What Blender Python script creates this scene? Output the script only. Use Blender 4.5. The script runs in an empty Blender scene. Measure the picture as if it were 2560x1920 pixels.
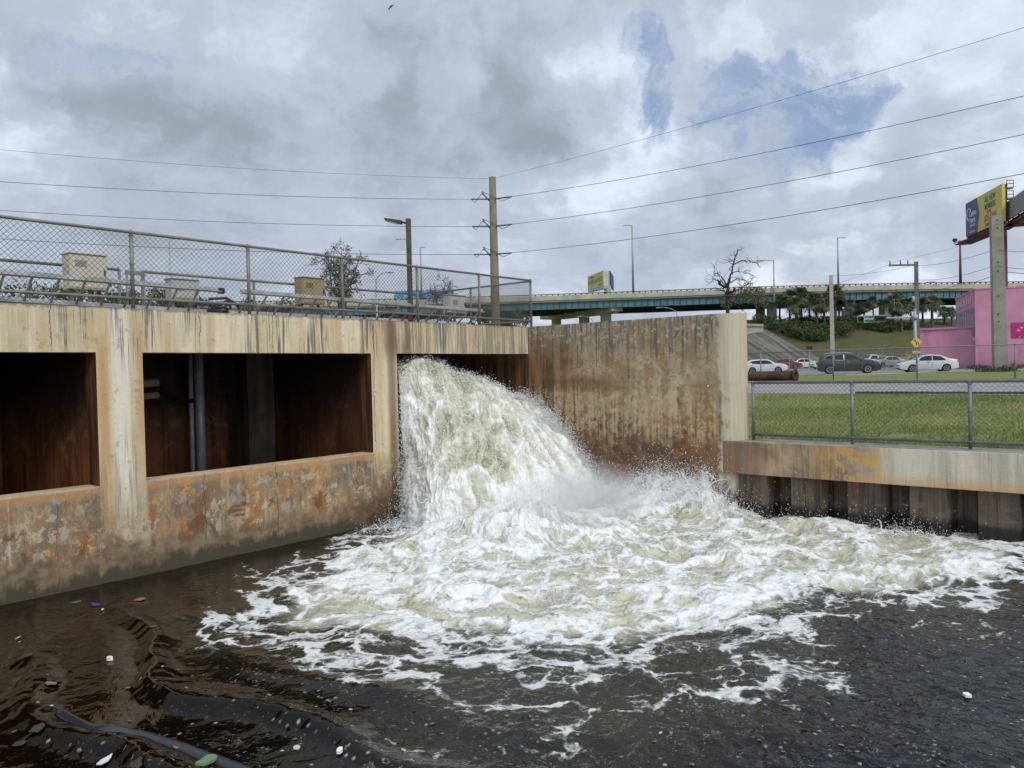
import bpy, math, random
import numpy as np
from mathutils import Vector, Matrix
rnd = random.Random(7)
rng = np.random.default_rng(11)
SC = bpy.context.scene
COL = SC.collection
R = math.radians

# ============================================================ camera
# world axes: x runs along the outfall wall, y away from the water into the pump house, z up; eye at the origin
PITCH, ROLL, YAW = R(.978), R(1.312), R(39.94)
FPX = 1923.0                                     # focal length in pixels of the 2560 px wide photograph
hv = np.array([math.cos(YAW), math.sin(YAW), 0]); rv = np.array([math.sin(YAW), -math.cos(YAW), 0]); zv = np.array([0, 0, 1.])
FW = hv*math.cos(PITCH) - zv*math.sin(PITCH); U0 = hv*math.sin(PITCH) + zv*math.cos(PITCH)
RT = rv*math.cos(ROLL) - U0*math.sin(ROLL); UP = U0*math.cos(ROLL) + rv*math.sin(ROLL)
cam = bpy.data.cameras.new('camera'); co = bpy.data.objects.new('camera', cam); COL.objects.link(co)
cam.sensor_width = 36; cam.lens = 36*FPX/2560; cam.clip_start = .05; cam.clip_end = 6000
M = Matrix.Identity(4)
for i in range(3):
    M[i][0] = RT[i]; M[i][1] = UP[i]; M[i][2] = -FW[i]
co.matrix_world = M
SC.camera = co
def ray(px, py): return FW + (px-1280)/FPX*RT - (py-960)/FPX*UP
def onz(px, py, z): d = ray(px, py); return d*(z/d[2])
def onx(px, py, x): d = ray(px, py); return d*(x/d[0])
def ony(px, py, y): d = ray(px, py); return d*(y/d[1])
def at(px, py, D): d = ray(px, py); return d*(D/(d@hv))

# ============================================================ node helper
class V:
    def __init__(s, g, k): s.g, s.k = g, k
    def __add__(s, o): return s.g.m('ADD', s, o)
    __radd__ = __add__
    def __mul__(s, o): return s.g.m('MULTIPLY', s, o)
    __rmul__ = __mul__
    def __sub__(s, o): return s.g.m('SUBTRACT', s, o)
    def __rsub__(s, o): return s.g.m('SUBTRACT', o, s)
    def __truediv__(s, o): return s.g.m('DIVIDE', s, o)
class G:
    def __init__(s, nt):
        s.t = nt; nt.nodes.clear()
    def node(s, ty, **kw):
        n = s.t.nodes.new(ty)
        for k, v in kw.items(): setattr(n, k, v)
        return n
    def put(s, sock, v):
        if isinstance(v, V): s.t.links.new(v.k, sock)
        elif isinstance(v, (tuple, list)):
            v = tuple(v)
            n = len(sock.default_value)
            sock.default_value = (v + (1,))[:n] if n > len(v) else v[:n]
        else:
            try: sock.default_value = v
            except Exception: sock.default_value = (v,)*len(sock.default_value)
    def m(s, op, a, b=0.0, c=None):
        n = s.node('ShaderNodeMath', operation=op); s.put(n.inputs[0], a); s.put(n.inputs[1], b)
        if c is not None: s.put(n.inputs[2], c)
        return V(s, n.outputs[0])
    def vm(s, op, a, b=(0, 0, 0)):
        n = s.node('ShaderNodeVectorMath', operation=op); s.put(n.inputs[0], a)
        if op == 'SCALE': s.put(n.inputs['Scale'], b)
        else: s.put(n.inputs[1], b)
        return V(s, n.outputs['Value'] if op in ('DOT_PRODUCT', 'LENGTH', 'DISTANCE') else n.outputs[0])
    def pos(s): return V(s, s.node('ShaderNodeNewGeometry').outputs['Position'])
    def obj(s): return V(s, s.node('ShaderNodeTexCoord').outputs['Object'])
    def attr(s, name): return V(s, s.node('ShaderNodeAttribute', attribute_name=name).outputs['Fac'])
    def xyz(s, v):
        n = s.node('ShaderNodeSeparateXYZ'); s.put(n.inputs[0], v); return [V(s, n.outputs[i]) for i in range(3)]
    def comb(s, x, y, z):
        n = s.node('ShaderNodeCombineXYZ')
        for i, v in enumerate((x, y, z)): s.put(n.inputs[i], v)
        return V(s, n.outputs[0])
    def noise(s, v, scale=1.0, detail=4, rough=.55, dist=0, off=(0, 0, 0), col=False):
        if isinstance(scale, tuple) or off != (0, 0, 0):
            sc = scale if isinstance(scale, tuple) else (scale,)*3
            v = s.vm('ADD', s.vm('MULTIPLY', v, sc), off); scale = 1.0
        n = s.node('ShaderNodeTexNoise'); s.put(n.inputs['Vector'], v); s.put(n.inputs['Scale'], scale)
        s.put(n.inputs['Detail'], detail); s.put(n.inputs['Roughness'], rough); s.put(n.inputs['Distortion'], dist)
        return V(s, n.outputs['Color' if col else 'Fac'])
    def vor(s, v, scale, feature='F1', rand=1.0, out='Distance'):
        n = s.node('ShaderNodeTexVoronoi', feature=feature); s.put(n.inputs['Vector'], v); s.put(n.inputs['Scale'], scale)
        s.put(n.inputs['Randomness'], rand)
        return V(s, n.outputs[out])
    def ss(s, v, a, b, lo=0.0, hi=1.0):
        n = s.node('ShaderNodeMapRange', interpolation_type='SMOOTHSTEP')
        for i, q in enumerate((v, a, b, lo, hi)): s.put(n.inputs[i], q)
        return V(s, n.outputs[0])
    def box(s, v, a, b, w): return s.ss(v, a-w, a+w)*s.ss(v, b-w, b+w, 1.0, 0.0)
    def mix(s, f, a, b):
        n = s.node('ShaderNodeMix', data_type='RGBA'); s.put(n.inputs[0], f); s.put(n.inputs[6], a); s.put(n.inputs[7], b)
        return V(s, n.outputs[2])
    def bump(s, h, strength=.3, dist=.02, normal=None):
        n = s.node('ShaderNodeBump'); s.put(n.inputs['Height'], h); s.put(n.inputs['Strength'], strength); s.put(n.inputs['Distance'], dist)
        if normal is not None: s.put(n.inputs['Normal'], normal)
        return V(s, n.outputs[0])
    def out(s, color, rough=.8, metal=0., normal=None, spec=.5, **kw):
        b = s.node('ShaderNodeBsdfPrincipled'); o = s.node('ShaderNodeOutputMaterial')
        s.put(b.inputs['Base Color'], color); s.put(b.inputs['Roughness'], rough); s.put(b.inputs['Metallic'], metal)
        s.put(b.inputs['Specular IOR Level'], spec)
        for k, v in kw.items(): s.put(b.inputs[k.replace('_', ' ')], v)
        if normal is not None: s.put(b.inputs['Normal'], normal)
        s.t.links.new(b.outputs[0], o.inputs[0])
        return b
def newmat(name):
    m = bpy.data.materials.new(name); m.use_nodes = True; return m, G(m.node_tree)
def simple(name, c, rough=.6, metal=0., var=.18, scale=6.0, bump=.0, spec=.5):
    m, g = newmat(name); P = g.obj()
    n = g.noise(P, scale, 5)
    c = tuple(c)
    col = g.mix(g.ss(n, .3, .7), tuple(v*(1-var) for v in c), tuple(min(1, v*(1+var)) for v in c))
    g.out(col, rough, metal, g.bump(g.noise(P, scale*6, 4), bump, .01) if bump else None, spec)
    return m

# ============================================================ world, sun, exposure
SUN_EL, SUN_AZ = R(43), (-.34, -.94)             # the brighter patch of cloud, behind the camera and to its right
W = bpy.data.worlds.new('World'); SC.world = W; W.use_nodes = True
g = G(W.node_tree)
sky = g.node('ShaderNodeTexSky', sky_type='NISHITA'); sky.sun_disc = False; sky.sun_elevation = SUN_EL
sky.sun_rotation = math.atan2(*SUN_AZ); sky.air_density = 1.0; sky.dust_density = .6
dr = V(g, g.node('ShaderNodeTexCoord').outputs['Generated'])
dx, dy, dz = g.xyz(dr)
den = g.m('MAXIMUM', dz, 0.0) + .22
plane = g.comb(dx/den, dy/den, 0.0)
warp = g.vm('ADD', plane, g.vm('SCALE', g.vm('SUBTRACT', g.noise(plane, 1.6, 4, col=True), (.5, .5, .5)), .55))
dwarp = g.vm('NORMALIZE', g.vm('ADD', dr, g.vm('SCALE', g.vm('SUBTRACT', g.noise(dr, 6.0, 7, .6, col=True), (.5, .5, .5)), .30)))
def blob(px, py, rad, soft=.6):
    d = ray(px, py); d = d/np.linalg.norm(d); a = rad/FPX
    return g.ss(g.vm('DOT_PRODUCT', dwarp, tuple(d)), math.cos(a*(1+soft)), math.cos(a*(1-soft)*.6))
big = g.noise(warp, 1.1, 7, .52, off=(3.1, 1.7, 0))
mid = g.noise(warp, 3.2, 8, .58, off=(7.3, 2.2, 0))
fin = g.noise(dwarp, 7.5, 7, .55)
puff = g.vor(g.vm('ADD', dwarp, g.vm('SCALE', g.noise(dr, 14.0, 5, .6, col=True), .05)), 9.0, 'SMOOTH_F1')
shade = (big-.5)*1.5 + (mid-.5)*1.6 + (fin-.5)*1.3 + (.42-puff)*.32 + .40
for px, py, rad, amt in ((330, 90, 280, -.17), (130, 300, 150, -.12), (430, 330, 210, -.10), (1080, 280, 230, -.24), (1330, 215, 95, -.22), (640, 440, 260, -.12),
                         (1250, 470, 200, -.08), (1640, 560, 120, -.10), (1780, 470, 110, -.26), (2130, 430, 160, -.24), (2350, 480, 140, -.26),
                         (700, 150, 130, .24), (800, 60, 120, .18), (760, 300, 110, .12), (1130, 40, 110, .2), (70, 140, 50, .40), (40, 370, 100, .34), (120, 470, 110, .18),
                         (1540, 390, 130, .34), (1640, 440, 90, .30), (1600, 330, 60, .2), (2050, 400, 70, .25), (2480, 180, 230, .22), (2240, 90, 200, .14), (1250, 660, 150, .14),
                         (1850, 160, 110, .16), (2080, 120, 140, .14), (2240, 590, 170, .26), (1900, 600, 150, .16), (560, 690, 180, .14), (1200, 560, 110, .14)):
    shade = shade + blob(px, py, rad, .8)*(amt*1.25)
lay = g.noise(dwarp, 3.4, 9, .58, off=(1, 8, 5)); lay2 = g.noise(dwarp, 5.2, 9, .6, off=(4, 2, 9))
shade = shade - g.ss(lay, .50, .57)*.13 + g.ss(lay2, .53, .62)*.16
cloud = g.mix(g.ss(shade, -.52, .42), (.345, .382, .435), (.515, .57, .66))
cloud = g.mix(g.ss(shade, .36, 1.15), cloud, (.80, .86, .95))
tex = g.noise(dwarp, 9.0, 9, .6, off=(9, 2, 2)); cloud = g.vm('MULTIPLY', g.vm('SCALE', cloud, .84+tex*.32), (.975, 1.0, 1.035))
warmth = g.noise(dwarp, 3.0, 3, off=(5, 5, 5))
cloud = g.mix(g.ss(warmth, .47, .65)*.35, cloud, g.vm('MULTIPLY', cloud, (1.03, .985, .93)))
hole = 0.0
for px, py, rad, amt in ((1560, 205, 55, .85), (1655, 262, 40, .75), (1660, 330, 60, 1.0), (1530, 250, 40, .5), (1960, 300, 95, 1.15), (1900, 330, 70, .7), (2040, 250, 80, .9), (2110, 195, 70, .85), (2130, 260, 50, .6), (1880, 235, 60, .5), (292, 172, 26, .62)):
    hole = blob(px, py, rad, .9)*amt + hole
hn = g.noise(dwarp, 12.0, 9, .62, off=(2, 9, 4))
hn2 = g.noise(dwarp, 34.0, 6, .6, off=(6, 1, 3))
blue = g.ss(hn*.72 + mid*.28 + (hn2-.5)*.12 + g.m('MINIMUM', hole, 1.3)*.138, .555, .80)*.92*g.ss(hole, .02, .5)
bl = g.mix(g.ss(g.noise(dwarp, 9.0, 4), .35, .7), (.25, .365, .60), (.38, .485, .67))
# overhead and behind the eye the cloud deck is thinner and glows with the hidden sun
sunv = (SUN_AZ[0]*math.cos(SUN_EL), SUN_AZ[1]*math.cos(SUN_EL), math.sin(SUN_EL))
glow = g.ss(g.vm('DOT_PRODUCT', dr, sunv), .1, 1.0)
skycol = g.mix(.78, g.vm('SCALE', V(g, sky.outputs[0]), .10), bl)
rad_ = g.mix(blue, cloud, skycol)
rad_ = g.vm('SCALE', rad_, 1.0 + glow*.9)
rad_ = g.mix(g.ss(dz, -.04, .0), (.2, .2, .18), rad_)
bg = g.node('ShaderNodeBackground'); g.put(bg.inputs[0], rad_); bg.inputs[1].default_value = 1.0
wo = g.node('ShaderNodeOutputWorld'); W.node_tree.links.new(bg.outputs[0], wo.inputs[0])
W.cycles.sampling_method = 'MANUAL'; W.cycles.sample_map_resolution = 512
sl = bpy.data.lights.new('sun', 'SUN'); sl.energy = 1.5; sl.angle = R(14); sl.color = (1, .95, .86)
so = bpy.data.objects.new('sun', sl); COL.objects.link(so)
so.rotation_euler = Vector(sunv).to_track_quat('Z', 'Y').to_euler()
SC.view_settings.view_transform = 'Standard'; SC.view_settings.look = 'None'
SC.view_settings.exposure = 0.0; SC.view_settings.gamma = 1.0
SC.cycles.max_bounces = 7; SC.cycles.diffuse_bounces = 4; SC.cycles.volume_bounces = 2; SC.cycles.volume_step_rate = 2.0
SC.cycles.use_denoising = True

# ============================================================ mesh helpers
def frame(d):
    d = np.asarray(d, float); d = d/np.linalg.norm(d)
    a = np.cross(d, (0, 0, 1.) if abs(d[2]) < .95 else (1., 0, 0)); a /= np.linalg.norm(a)
    return d, a, np.cross(d, a)
class MB:
    def __init__(s): s.v = []; s.f = []; s.c = 0
    def add(s, v, f):
        v = np.asarray(v, float).reshape(-1, 3)
        s.v.append(v); s.f += [tuple(i+s.c for i in q) for q in f]; s.c += len(v); return s
    def hexa(s, p):                                   # 8 corners: bottom loop then top loop
        return s.add(p, [(3, 2, 1, 0), (4, 5, 6, 7), (0, 1, 5, 4), (1, 2, 6, 5), (2, 3, 7, 6), (3, 0, 4, 7)])
    def box(s, x0, x1, y0, y1, z0, z1):
        return s.hexa([(x0, y0, z0), (x1, y0, z0), (x1, y1, z0), (x0, y1, z0), (x0, y0, z1), (x1, y0, z1), (x1, y1, z1), (x0, y1, z1)])
    def obox(s, c, ux, uy, hx, hy, z0, z1):           # box with horizontal axes ux, uy
        c = np.array([c[0], c[1], 0.]); ux = np.append(np.asarray(ux[:2], float), 0); uy = np.append(np.asarray(uy[:2], float), 0)
        q = [c-ux*hx-uy*hy, c+ux*hx-uy*hy, c+ux*hx+uy*hy, c-ux*hx+uy*hy]
        return s.hexa([a+zv*z0 for a in q]+[a+zv*z1 for a in q])
    def bar(s, a, b, w, h=None, up=(0, 0, 1)):
        h = h or w; a = np.asarray(a, float); b = np.asarray(b, float); d = (b-a)/np.linalg.norm(b-a)
        sx = np.cross(d, up)
        if np.linalg.norm(sx) < 1e-4: sx = np.cross(d, (1., 0, 0))
        sx /= np.linalg.norm(sx); u = np.cross(sx, d)
        q = lambda p: [p-sx*w/2-u*h/2, p+sx*w/2-u*h/2, p+sx*w/2+u*h/2, p-sx*w/2+u*h/2]
        return s.hexa(q(a)+q(b))
    def tube(s, pts, r, n=8, cap=True):
        pts = np.asarray(pts, float); k = len(pts); rr = np.full(k, r) if np.isscalar(r) else np.asarray(r, float)
        t = np.gradient(pts, axis=0); t /= np.linalg.norm(t, axis=1)[:, None]+1e-12
        _, a, b = frame(t[0]); vs = []
        an = np.arange(n)*2*math.pi/n
        for i in range(k):
            a = a-t[i]*(a@t[i]); a /= np.linalg.norm(a)+1e-12; b = np.cross(t[i], a)
            vs.append(pts[i]+rr[i]*(np.cos(an)[:, None]*a+np.sin(an)[:, None]*b))
        f = [(i*n+j, i*n+(j+1) % n, (i+1)*n+(j+1) % n, (i+1)*n+j) for i in range(k-1) for j in range(n)]
        if cap: f += [tuple(range(n))[::-1], tuple((k-1)*n+j for j in range(n))]
        return s.add(np.concatenate(vs), f)
    def lathe(s, prof, c=(0, 0, 0), axis=(0, 0, 1), n=20):
        d, a, b = frame(axis); c = np.asarray(c, float); an = np.arange(n)*2*math.pi/n; vs = []
        for r, z in prof: vs.append(c+d*z+r*(np.cos(an)[:, None]*a+np.sin(an)[:, None]*b))
        k = len(prof)
        f = [(i*n+j, i*n+(j+1) % n, (i+1)*n+(j+1) % n, (i+1)*n+j) for i in range(k-1) for j in range(n)]
        f += [tuple(range(n))[::-1], tuple((k-1)*n+j for j in range(n))]
        return s.add(np.concatenate(vs), f)
    def prism(s, poly, z0, z1):
        n = len(poly); v = [(x, y, z0) for x, y in poly]+[(x, y, z1) for x, y in poly]
        return s.add(v, [tuple(range(n))[::-1], tuple(range(n, 2*n))]+[(i, (i+1) % n, n+(i+1) % n, n+i) for i in range(n)])
    def slab(s, poly3, off):                          # polygon in 3-D thickened by the vector off
        p = np.asarray(poly3, float); n = len(p)
        return s.add(np.concatenate([p, p+np.asarray(off, float)]), [tuple(range(n))[::-1], tuple(range(n, 2*n))]+[(i, (i+1) % n, n+(i+1) % n, n+i) for i in range(n)])
    def ell(s, c, rx, ry=None, rz=None, n=10, m=7):
        ry = ry or rx; rz = rz or rx; v = []; f = []
        for i in range(m+1):
            t = math.pi*i/m
            for j in range(n): v.append((c[0]+rx*math.sin(t)*math.cos(2*math.pi*j/n), c[1]+ry*math.sin(t)*math.sin(2*math.pi*j/n), c[2]-rz*math.cos(t)))
        for i in range(m):
            for j in range(n): f.append((i*n+j, i*n+(j+1) % n, (i+1)*n+(j+1) % n, (i+1)*n+j))
        return s.add(v, f)
ORG = {}
def mesh_of(name, verts, faces, mat, smooth=False):
    me = bpy.data.meshes.new(name)
    me.from_pydata(np.asarray(verts, float).tolist() if not isinstance(verts, list) else verts, [], faces)
    me.materials.append(mat)
    if smooth: me.polygons.foreach_set('use_smooth', [True]*len(me.polygons))
    me.update(); return me
def part(name, mb, mat, parent=None, smooth=False, label=None, bevel=0.0):
    org = ORG.get(parent, np.zeros(3))
    me = mesh_of(name, np.concatenate(mb.v)-org, mb.f, mat, smooth)
    o = bpy.data.objects.new(name, me); COL.objects.link(o)
    if parent is not None: o.parent = parent
    ORG[o] = org
    if label: o['label'] = label
    if bevel:
        b = o.modifiers.new('bevel', 'BEVEL'); b.width = bevel; b.segments = 2; b.limit_method = 'ANGLE'
    return o
def tag(o, label, cat, group=None, kind=None):
    if label: o['label'] = label
    if cat: o['category'] = cat
    if group: o['group'] = group
    if kind: o['kind'] = kind
    return o
def thing(name, label, cat, loc=(0, 0, 0), group=None):
    o = bpy.data.objects.new(name, None); COL.objects.link(o); o.empty_display_size = .2
    o.location = tuple(float(v) for v in loc); ORG[o] = np.asarray(loc, float)
    return tag(o, label, cat, group)
def solo(name, mb, mat, label, cat, loc=(0, 0, 0), group=None, smooth=False, kind=None, bevel=0.0):
    loc = np.asarray(loc, float)
    me = mesh_of(name, np.concatenate(mb.v)-loc, mb.f, mat, smooth)
    o = bpy.data.objects.new(name, me); COL.objects.link(o); o.location = loc.tolist(); ORG[o] = loc
    if bevel:
        b = o.modifiers.new('bevel', 'BEVEL'); b.width = bevel; b.segments = 2; b.limit_method = 'ANGLE'
    return tag(o, label, cat, group, kind)
def dup(root, loc, rz, label, scale=1.0):
    def cp(o, par):
        c = o.copy(); COL.objects.link(c)
        if par is not None: c.parent = par
        for ch in o.children: cp(ch, c)
        return c
    r = cp(root, None); r.location = tuple(float(v) for v in loc); r.rotation_euler = (0, 0, rz); r.scale = (scale,)*3
    r['label'] = label; return r
def npmesh(name, verts, quads, mat, smooth=True, attrs=None, k=4):
    me = bpy.data.meshes.new(name); n = len(verts); q = len(quads)
    me.vertices.add(n); me.vertices.foreach_set('co', np.asarray(verts, np.float32).ravel())
    me.loops.add(q*k); me.loops.foreach_set('vertex_index', np.asarray(quads, np.int32).ravel())
    me.polygons.add(q); me.polygons.foreach_set('loop_start', np.arange(0, q*k, k, dtype=np.int32))
    me.polygons.foreach_set('loop_total', np.full(q, k, np.int32))
    me.polygons.foreach_set('use_smooth', np.full(q, smooth, bool))
    for nm, a in (attrs or {}).items():
        at_ = me.attributes.new(nm, 'FLOAT', 'POINT'); at_.data.foreach_set('value', np.asarray(a, np.float32))
    me.materials.append(mat); me.update(calc_edges=True); me.validate()
    o = bpy.data.objects.new(name, me); COL.objects.link(o); ORG[o] = np.zeros(3); return o
def gridq(nu, nv):
    i = np.arange(nu-1)[:, None]*nv+np.arange(nv-1)[None, :]
    return np.stack([i, i+1, i+nv+1, i+nv], -1).reshape(-1, 4)
# --- numpy noise
def _h(ix, iy, iz, s):
    n = (ix*374761393+iy*668265263+iz*2147483647+s*1274126177) & 0xffffffff
    n = ((n ^ (n >> 13))*1274126177) & 0xffffffff
    n = ((n ^ (n >> 15))*2246822519) & 0xffffffff
    return ((n ^ (n >> 16)) & 0xffff)/32767.5-1
def vn(P, s=0):
    i = np.floor(P).astype(np.int64); f = P-i; u = f*f*f*(f*(f*6-15)+10); o = 0
    for a in (0, 1):
        for b in (0, 1):
            for c in (0, 1):
                w = (u[..., 0] if a else 1-u[..., 0])*(u[..., 1] if b else 1-u[..., 1])*(u[..., 2] if c else 1-u[..., 2])
                o = o+w*_h(i[..., 0]+a, i[..., 1]+b, i[..., 2]+c, s)
    return o
def fbm(P, oct=5, rough=.5, s=0, ridge=False):
    o = 0; a = 1; t = 0
    for k in range(oct):
        q = vn(P*2.03**k+k*7.7, s+k)
        o = o+a*((1-2*np.abs(q)) if ridge else q); t += a; a *= rough
    return o/t
def smo(x, a, b): t = np.clip((x-a)/(b-a), 0, 1); return t*t*(3-2*t)
def text_mesh(txt, size, mat, O, ux, uy, name='lettering', parent=None, shear=0, depth=.01, align='CENTER', squeeze=1.0, bold=0.0):
    cu = bpy.data.curves.new('t', 'FONT'); cu.body = txt; cu.size = size; cu.align_x = align; cu.align_y = 'CENTER'; cu.shear = shear
    cu.extrude = depth; cu.resolution_u = 3; cu.offset = bold
    to = bpy.data.objects.new('t', cu); me = bpy.data.meshes.new_from_object(to); bpy.data.objects.remove(to); bpy.data.curves.remove(cu)
    n = len(me.vertices); a = np.empty(n*3, np.float32); me.vertices.foreach_get('co', a); a = a.reshape(-1, 3)
    ux = np.asarray(ux, float); uy = np.asarray(uy, float); nn = np.cross(ux, uy)
    w = np.asarray(O, float)+a[:, :1]*ux*squeeze+a[:, 1:2]*uy+a[:, 2:]*nn
    w = w-ORG.get(parent, np.zeros(3))
    me.vertices.foreach_set('co', w.astype(np.float32).ravel()); me.materials.clear(); me.materials.append(mat); me.update(); me.name = name
    o = bpy.data.objects.new(name, me); COL.objects.link(o)
    if parent is not None: o.parent = parent; ORG[o] = ORG[parent]
    return o

# ============================================================ materials of the concrete
def concrete(name, which):
    m, g = newmat(name); P = g.pos(); x, y, z = g.xyz(P); h = x if which in ('front', 'inside') else y
    s1 = g.noise(P, (6.5, 6.5, .42), 6, .6); s2 = g.noise(P, (21, 21, .9), 5, .6, off=(3, 1, 2)); s3 = g.noise(P, (2.3, 2.3, .28), 5, .55, off=(8, 4, 1))
    bl = g.noise(P, 1.15, 6, .55); bl2 = g.noise(P, 2.9, 8, .62, .6, off=(4, 9, 2)); fine = g.noise(P, 34, 6, .65); pit = g.noise(P, 9, 8, .6, off=(1, 2, 6))
    dl = g.vor(g.vm('ADD', g.vm('MULTIPLY', P, (7, 7, .35)), g.vm('SCALE', g.noise(P, 3, 2, col=True), .5)), 1.0)
    drip = g.ss(dl, .0, .34, 1.0, 0.0)                # single runs of dirt
    if which == 'front':
        base = g.mix(g.ss(s1, .36, .62), (.50, .405, .235), (.67, .585, .405))
        base = g.mix(g.ss(bl2, .42, .60)*.55, base, (.585, .50, .33))
        base = g.mix(g.ss(s2, .5, .68)*.6, base, (.72, .66, .50))
        base = g.mix(g.ss(s3, .48, .66)*.5, base, (.46, .28, .11))
        base = g.mix(g.ss(bl, .52, .7)*.35, base, (.60, .40, .17))
        colA = g.box(h, 4.16, 4.74, .035); colB = g.box(h, 8.66, 9.24, .03)
        # columns: pale run-off down the middle with rusty margins
        mA = g.box(h, 4.33, 4.60, .07)*g.ss(z, -2.1, -1.3)
        base = g.mix(mA*g.ss(s1, .3, .55)*.9, base, (.70, .655, .53))
        edgeA = colA*(1.0-g.box(h, 4.27, 4.66, .05))*g.ss(z, .75, .3)
        base = g.mix(edgeA*g.ss(s3, .3, .5)*.6, base, (.50, .24, .07))
        # grey mildew streaks under the coping, strongest around the posts and over the outfall
        cl = g.ss(g.noise(P, (1.6, 1.6, .35), 4, .5, off=(2, 7, 3)), .46, .60)
        over = g.ss(h, 8.95, 9.6); run = g.m('MAXIMUM', cl, over*.75)
        s4 = g.noise(P, (52, 52, 1.0), 4, .6, off=(7, 5, 1)); bk = g.ss(s2*.35+s1*.25+s4*.4+over*.03, .485, .555)*run*g.ss(z, -.25, .5)
        base = g.mix(bk*.9, base, (.115, .103, .083))
        base = g.mix(g.ss(z+(s2-.5)*.12, .905, .935)*.6, base, (.13, .115, .09))
        bk2 = g.ss(s1, .42, .56)*g.box(h, 8.95, 9.9, .15)*g.ss(z, .1, .5)
        base = g.mix(bk2*.75, base, (.13, .085, .045))
        base = g.mix(g.box(h, 9.02, 9.2, .06)*.75, base, (.16, .10, .05))
        bkA = g.ss(s2*.3+bl2*.3+s4*.4, .49, .56)*(g.box(h, 3.7, 4.16, .12)+g.box(h, 4.62, 5.0, .08))*g.ss(z, .36, .5)
        base = g.mix(g.m('MINIMUM', bkA, 1.0)*.75, base, (.16, .145, .12))
        gA = g.box(h, 4.3, 4.66, .08)*g.ss(s2, .48, .62)*g.ss(z, -.3, -1.0)
        base = g.mix(gA*.7, base, (.20, .175, .14))
        gB = (g.box(h, 4.1, 4.3, .04)+g.box(h, 4.64, 4.85, .05))*g.ss(s1, .42, .55)*g.ss(z, -1.0, -1.4)
        base = g.mix(gB*.7, base, (.15, .125, .09))
        # below the sill: scoured grey brown render with rust blooms and flakes of old paint
        low = g.mix(g.ss(bl, .38, .6), (.20, .158, .108), (.315, .215, .12))
        low = g.mix(g.ss(s1, .45, .65)*.6, low, (.20, .16, .115))
        low = g.mix(g.ss(s2, .56, .68)*.5, low, (.52, .45, .33))
        rag = (pit-.5)*.55+(fine-.5)*.3
        rust = g.ss(g.noise(P, (2.3, 2.3, 1.0), 9, .68, .4, off=(6, 3, 1))+rag, .485, .61)*g.ss(z, -1.35, -1.75)
        low = g.mix(rust*.9, low, (.34, .125, .026))
        low = g.mix(g.ss(g.noise(P, (3.4, 3.4, 1.7), 9, .68, .4, off=(1, 13, 4))+rag, .51, .62)*.8, low, (.47, .265, .085))
        flake = g.ss(g.noise(P, (3.6, 3.6, 2.4), 9, .68, .2, off=(4, 9, 2))+rag*1.2, .54, .61)*g.ss(z, -2.42, -2.25)*g.ss(z, -1.45, -1.7)
        low = g.mix(flake*.72, low, (.52, .435, .28))
        grime = g.ss(g.noise(P, (3.0, 3.0, 1.3), 9, .68, .3, off=(5, 15, 2))+rag, .53, .63)*g.ss(z, -2.3, -1.9); low = g.mix(grime*.6, low, (.105, .085, .062))
        fl2 = g.ss(g.noise(P, 4.6, 9, .66, .2, off=(11, 3, 7))+rag, .56, .64)
        low = g.mix(fl2*.5*g.ss(z, -2.4, -2.2), low, (.40, .40, .34))
        dk = g.ss(g.noise(P, (3.0, 3.0, 1.8), 8, .65, .7, off=(2, 2, 12)), .555, .60)*g.box(z, -2.32, -1.75, .12)
        low = g.mix(drip*g.ss(bl2, .44, .56)*.6, low, (.085, .06, .038))
        low = g.mix(dk*.75, low, (.13, .055, .022))
        lip = g.box(z, -1.47, -1.30, .04); low = g.mix(lip*.55, low, (.52, .27, .11))
        zz = z+(bl2-.5)*.5+(s1-.5)*.4
        colk = g.m('MAXIMUM', colA*g.ss(zz, -2.25, -1.5), colB*g.ss(zz, -2.0, -1.2))
        f = g.m('MULTIPLY', g.ss(z, -1.34, -1.40), 1.0-colk*.85)
        base = g.mix(f, base, low)
        base = g.mix(g.ss(zz, -2.08, -2.30), base, g.mix(g.ss(pit, .35, .65), (.15, .105, .062), (.245, .18, .11)))
        base = g.mix(g.ss(zz, -2.36, -2.52), base, (.072, .060, .036))
        base = g.mix(g.ss(h, 7.6, 8.9)*g.ss(z, -1.9, -2.3)*.7, base, (.07, .045, .025))
        nx = g.xyz(V(g, g.node('ShaderNodeNewGeometry').outputs['True Normal']))[0]
        crk = 0.0; cn = (g.noise(P, 3.0, 6, .7)-.5)*.16
        for c_ in (3.62, 5.55, 6.72, 8.70, 10.55, 11.3, 12.2): crk = g.ss(g.m('ABSOLUTE', h-c_+cn), .003, .010, 1.0, 0.0)*g.ss(bl2, .40, .52) + crk
        base = g.mix(crk*.8, base, (.07, .055, .04))
        base = g.mix(g.ss(pit, .60, .68)*.4, base, (.20, .17, .12))
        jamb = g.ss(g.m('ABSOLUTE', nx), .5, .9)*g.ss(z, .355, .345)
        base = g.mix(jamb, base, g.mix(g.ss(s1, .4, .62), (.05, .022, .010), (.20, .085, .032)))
        rough = .85
    elif which == 'wing':
        base = g.mix(g.ss(pit*.45+bl2*.35+s1*.2, .42, .56), (.285, .205, .11), (.50, .41, .255))
        base = g.mix(g.ss(s1, .48, .64)*.45, base, (.53, .45, .30)); base = g.mix(g.ss(bl+(fine-.5)*.25, .44, .60)*.6, base, (.30, .195, .085))
        base = g.mix(g.ss(s3, .47, .65)*.4, base, (.34, .21, .10))
        base = g.mix(g.ss(bl2, .47, .56)*.35, base, (.50, .44, .32)); base = g.mix(g.ss(pit+(fine-.5)*.4, .54, .62)*.5, base, (.20, .145, .085)); base = g.mix(g.ss(fine, .55, .66)*.4, base, (.15, .115, .075))
        top = g.ss(z+(s1-.5)*1.0, .12, .6)
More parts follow.
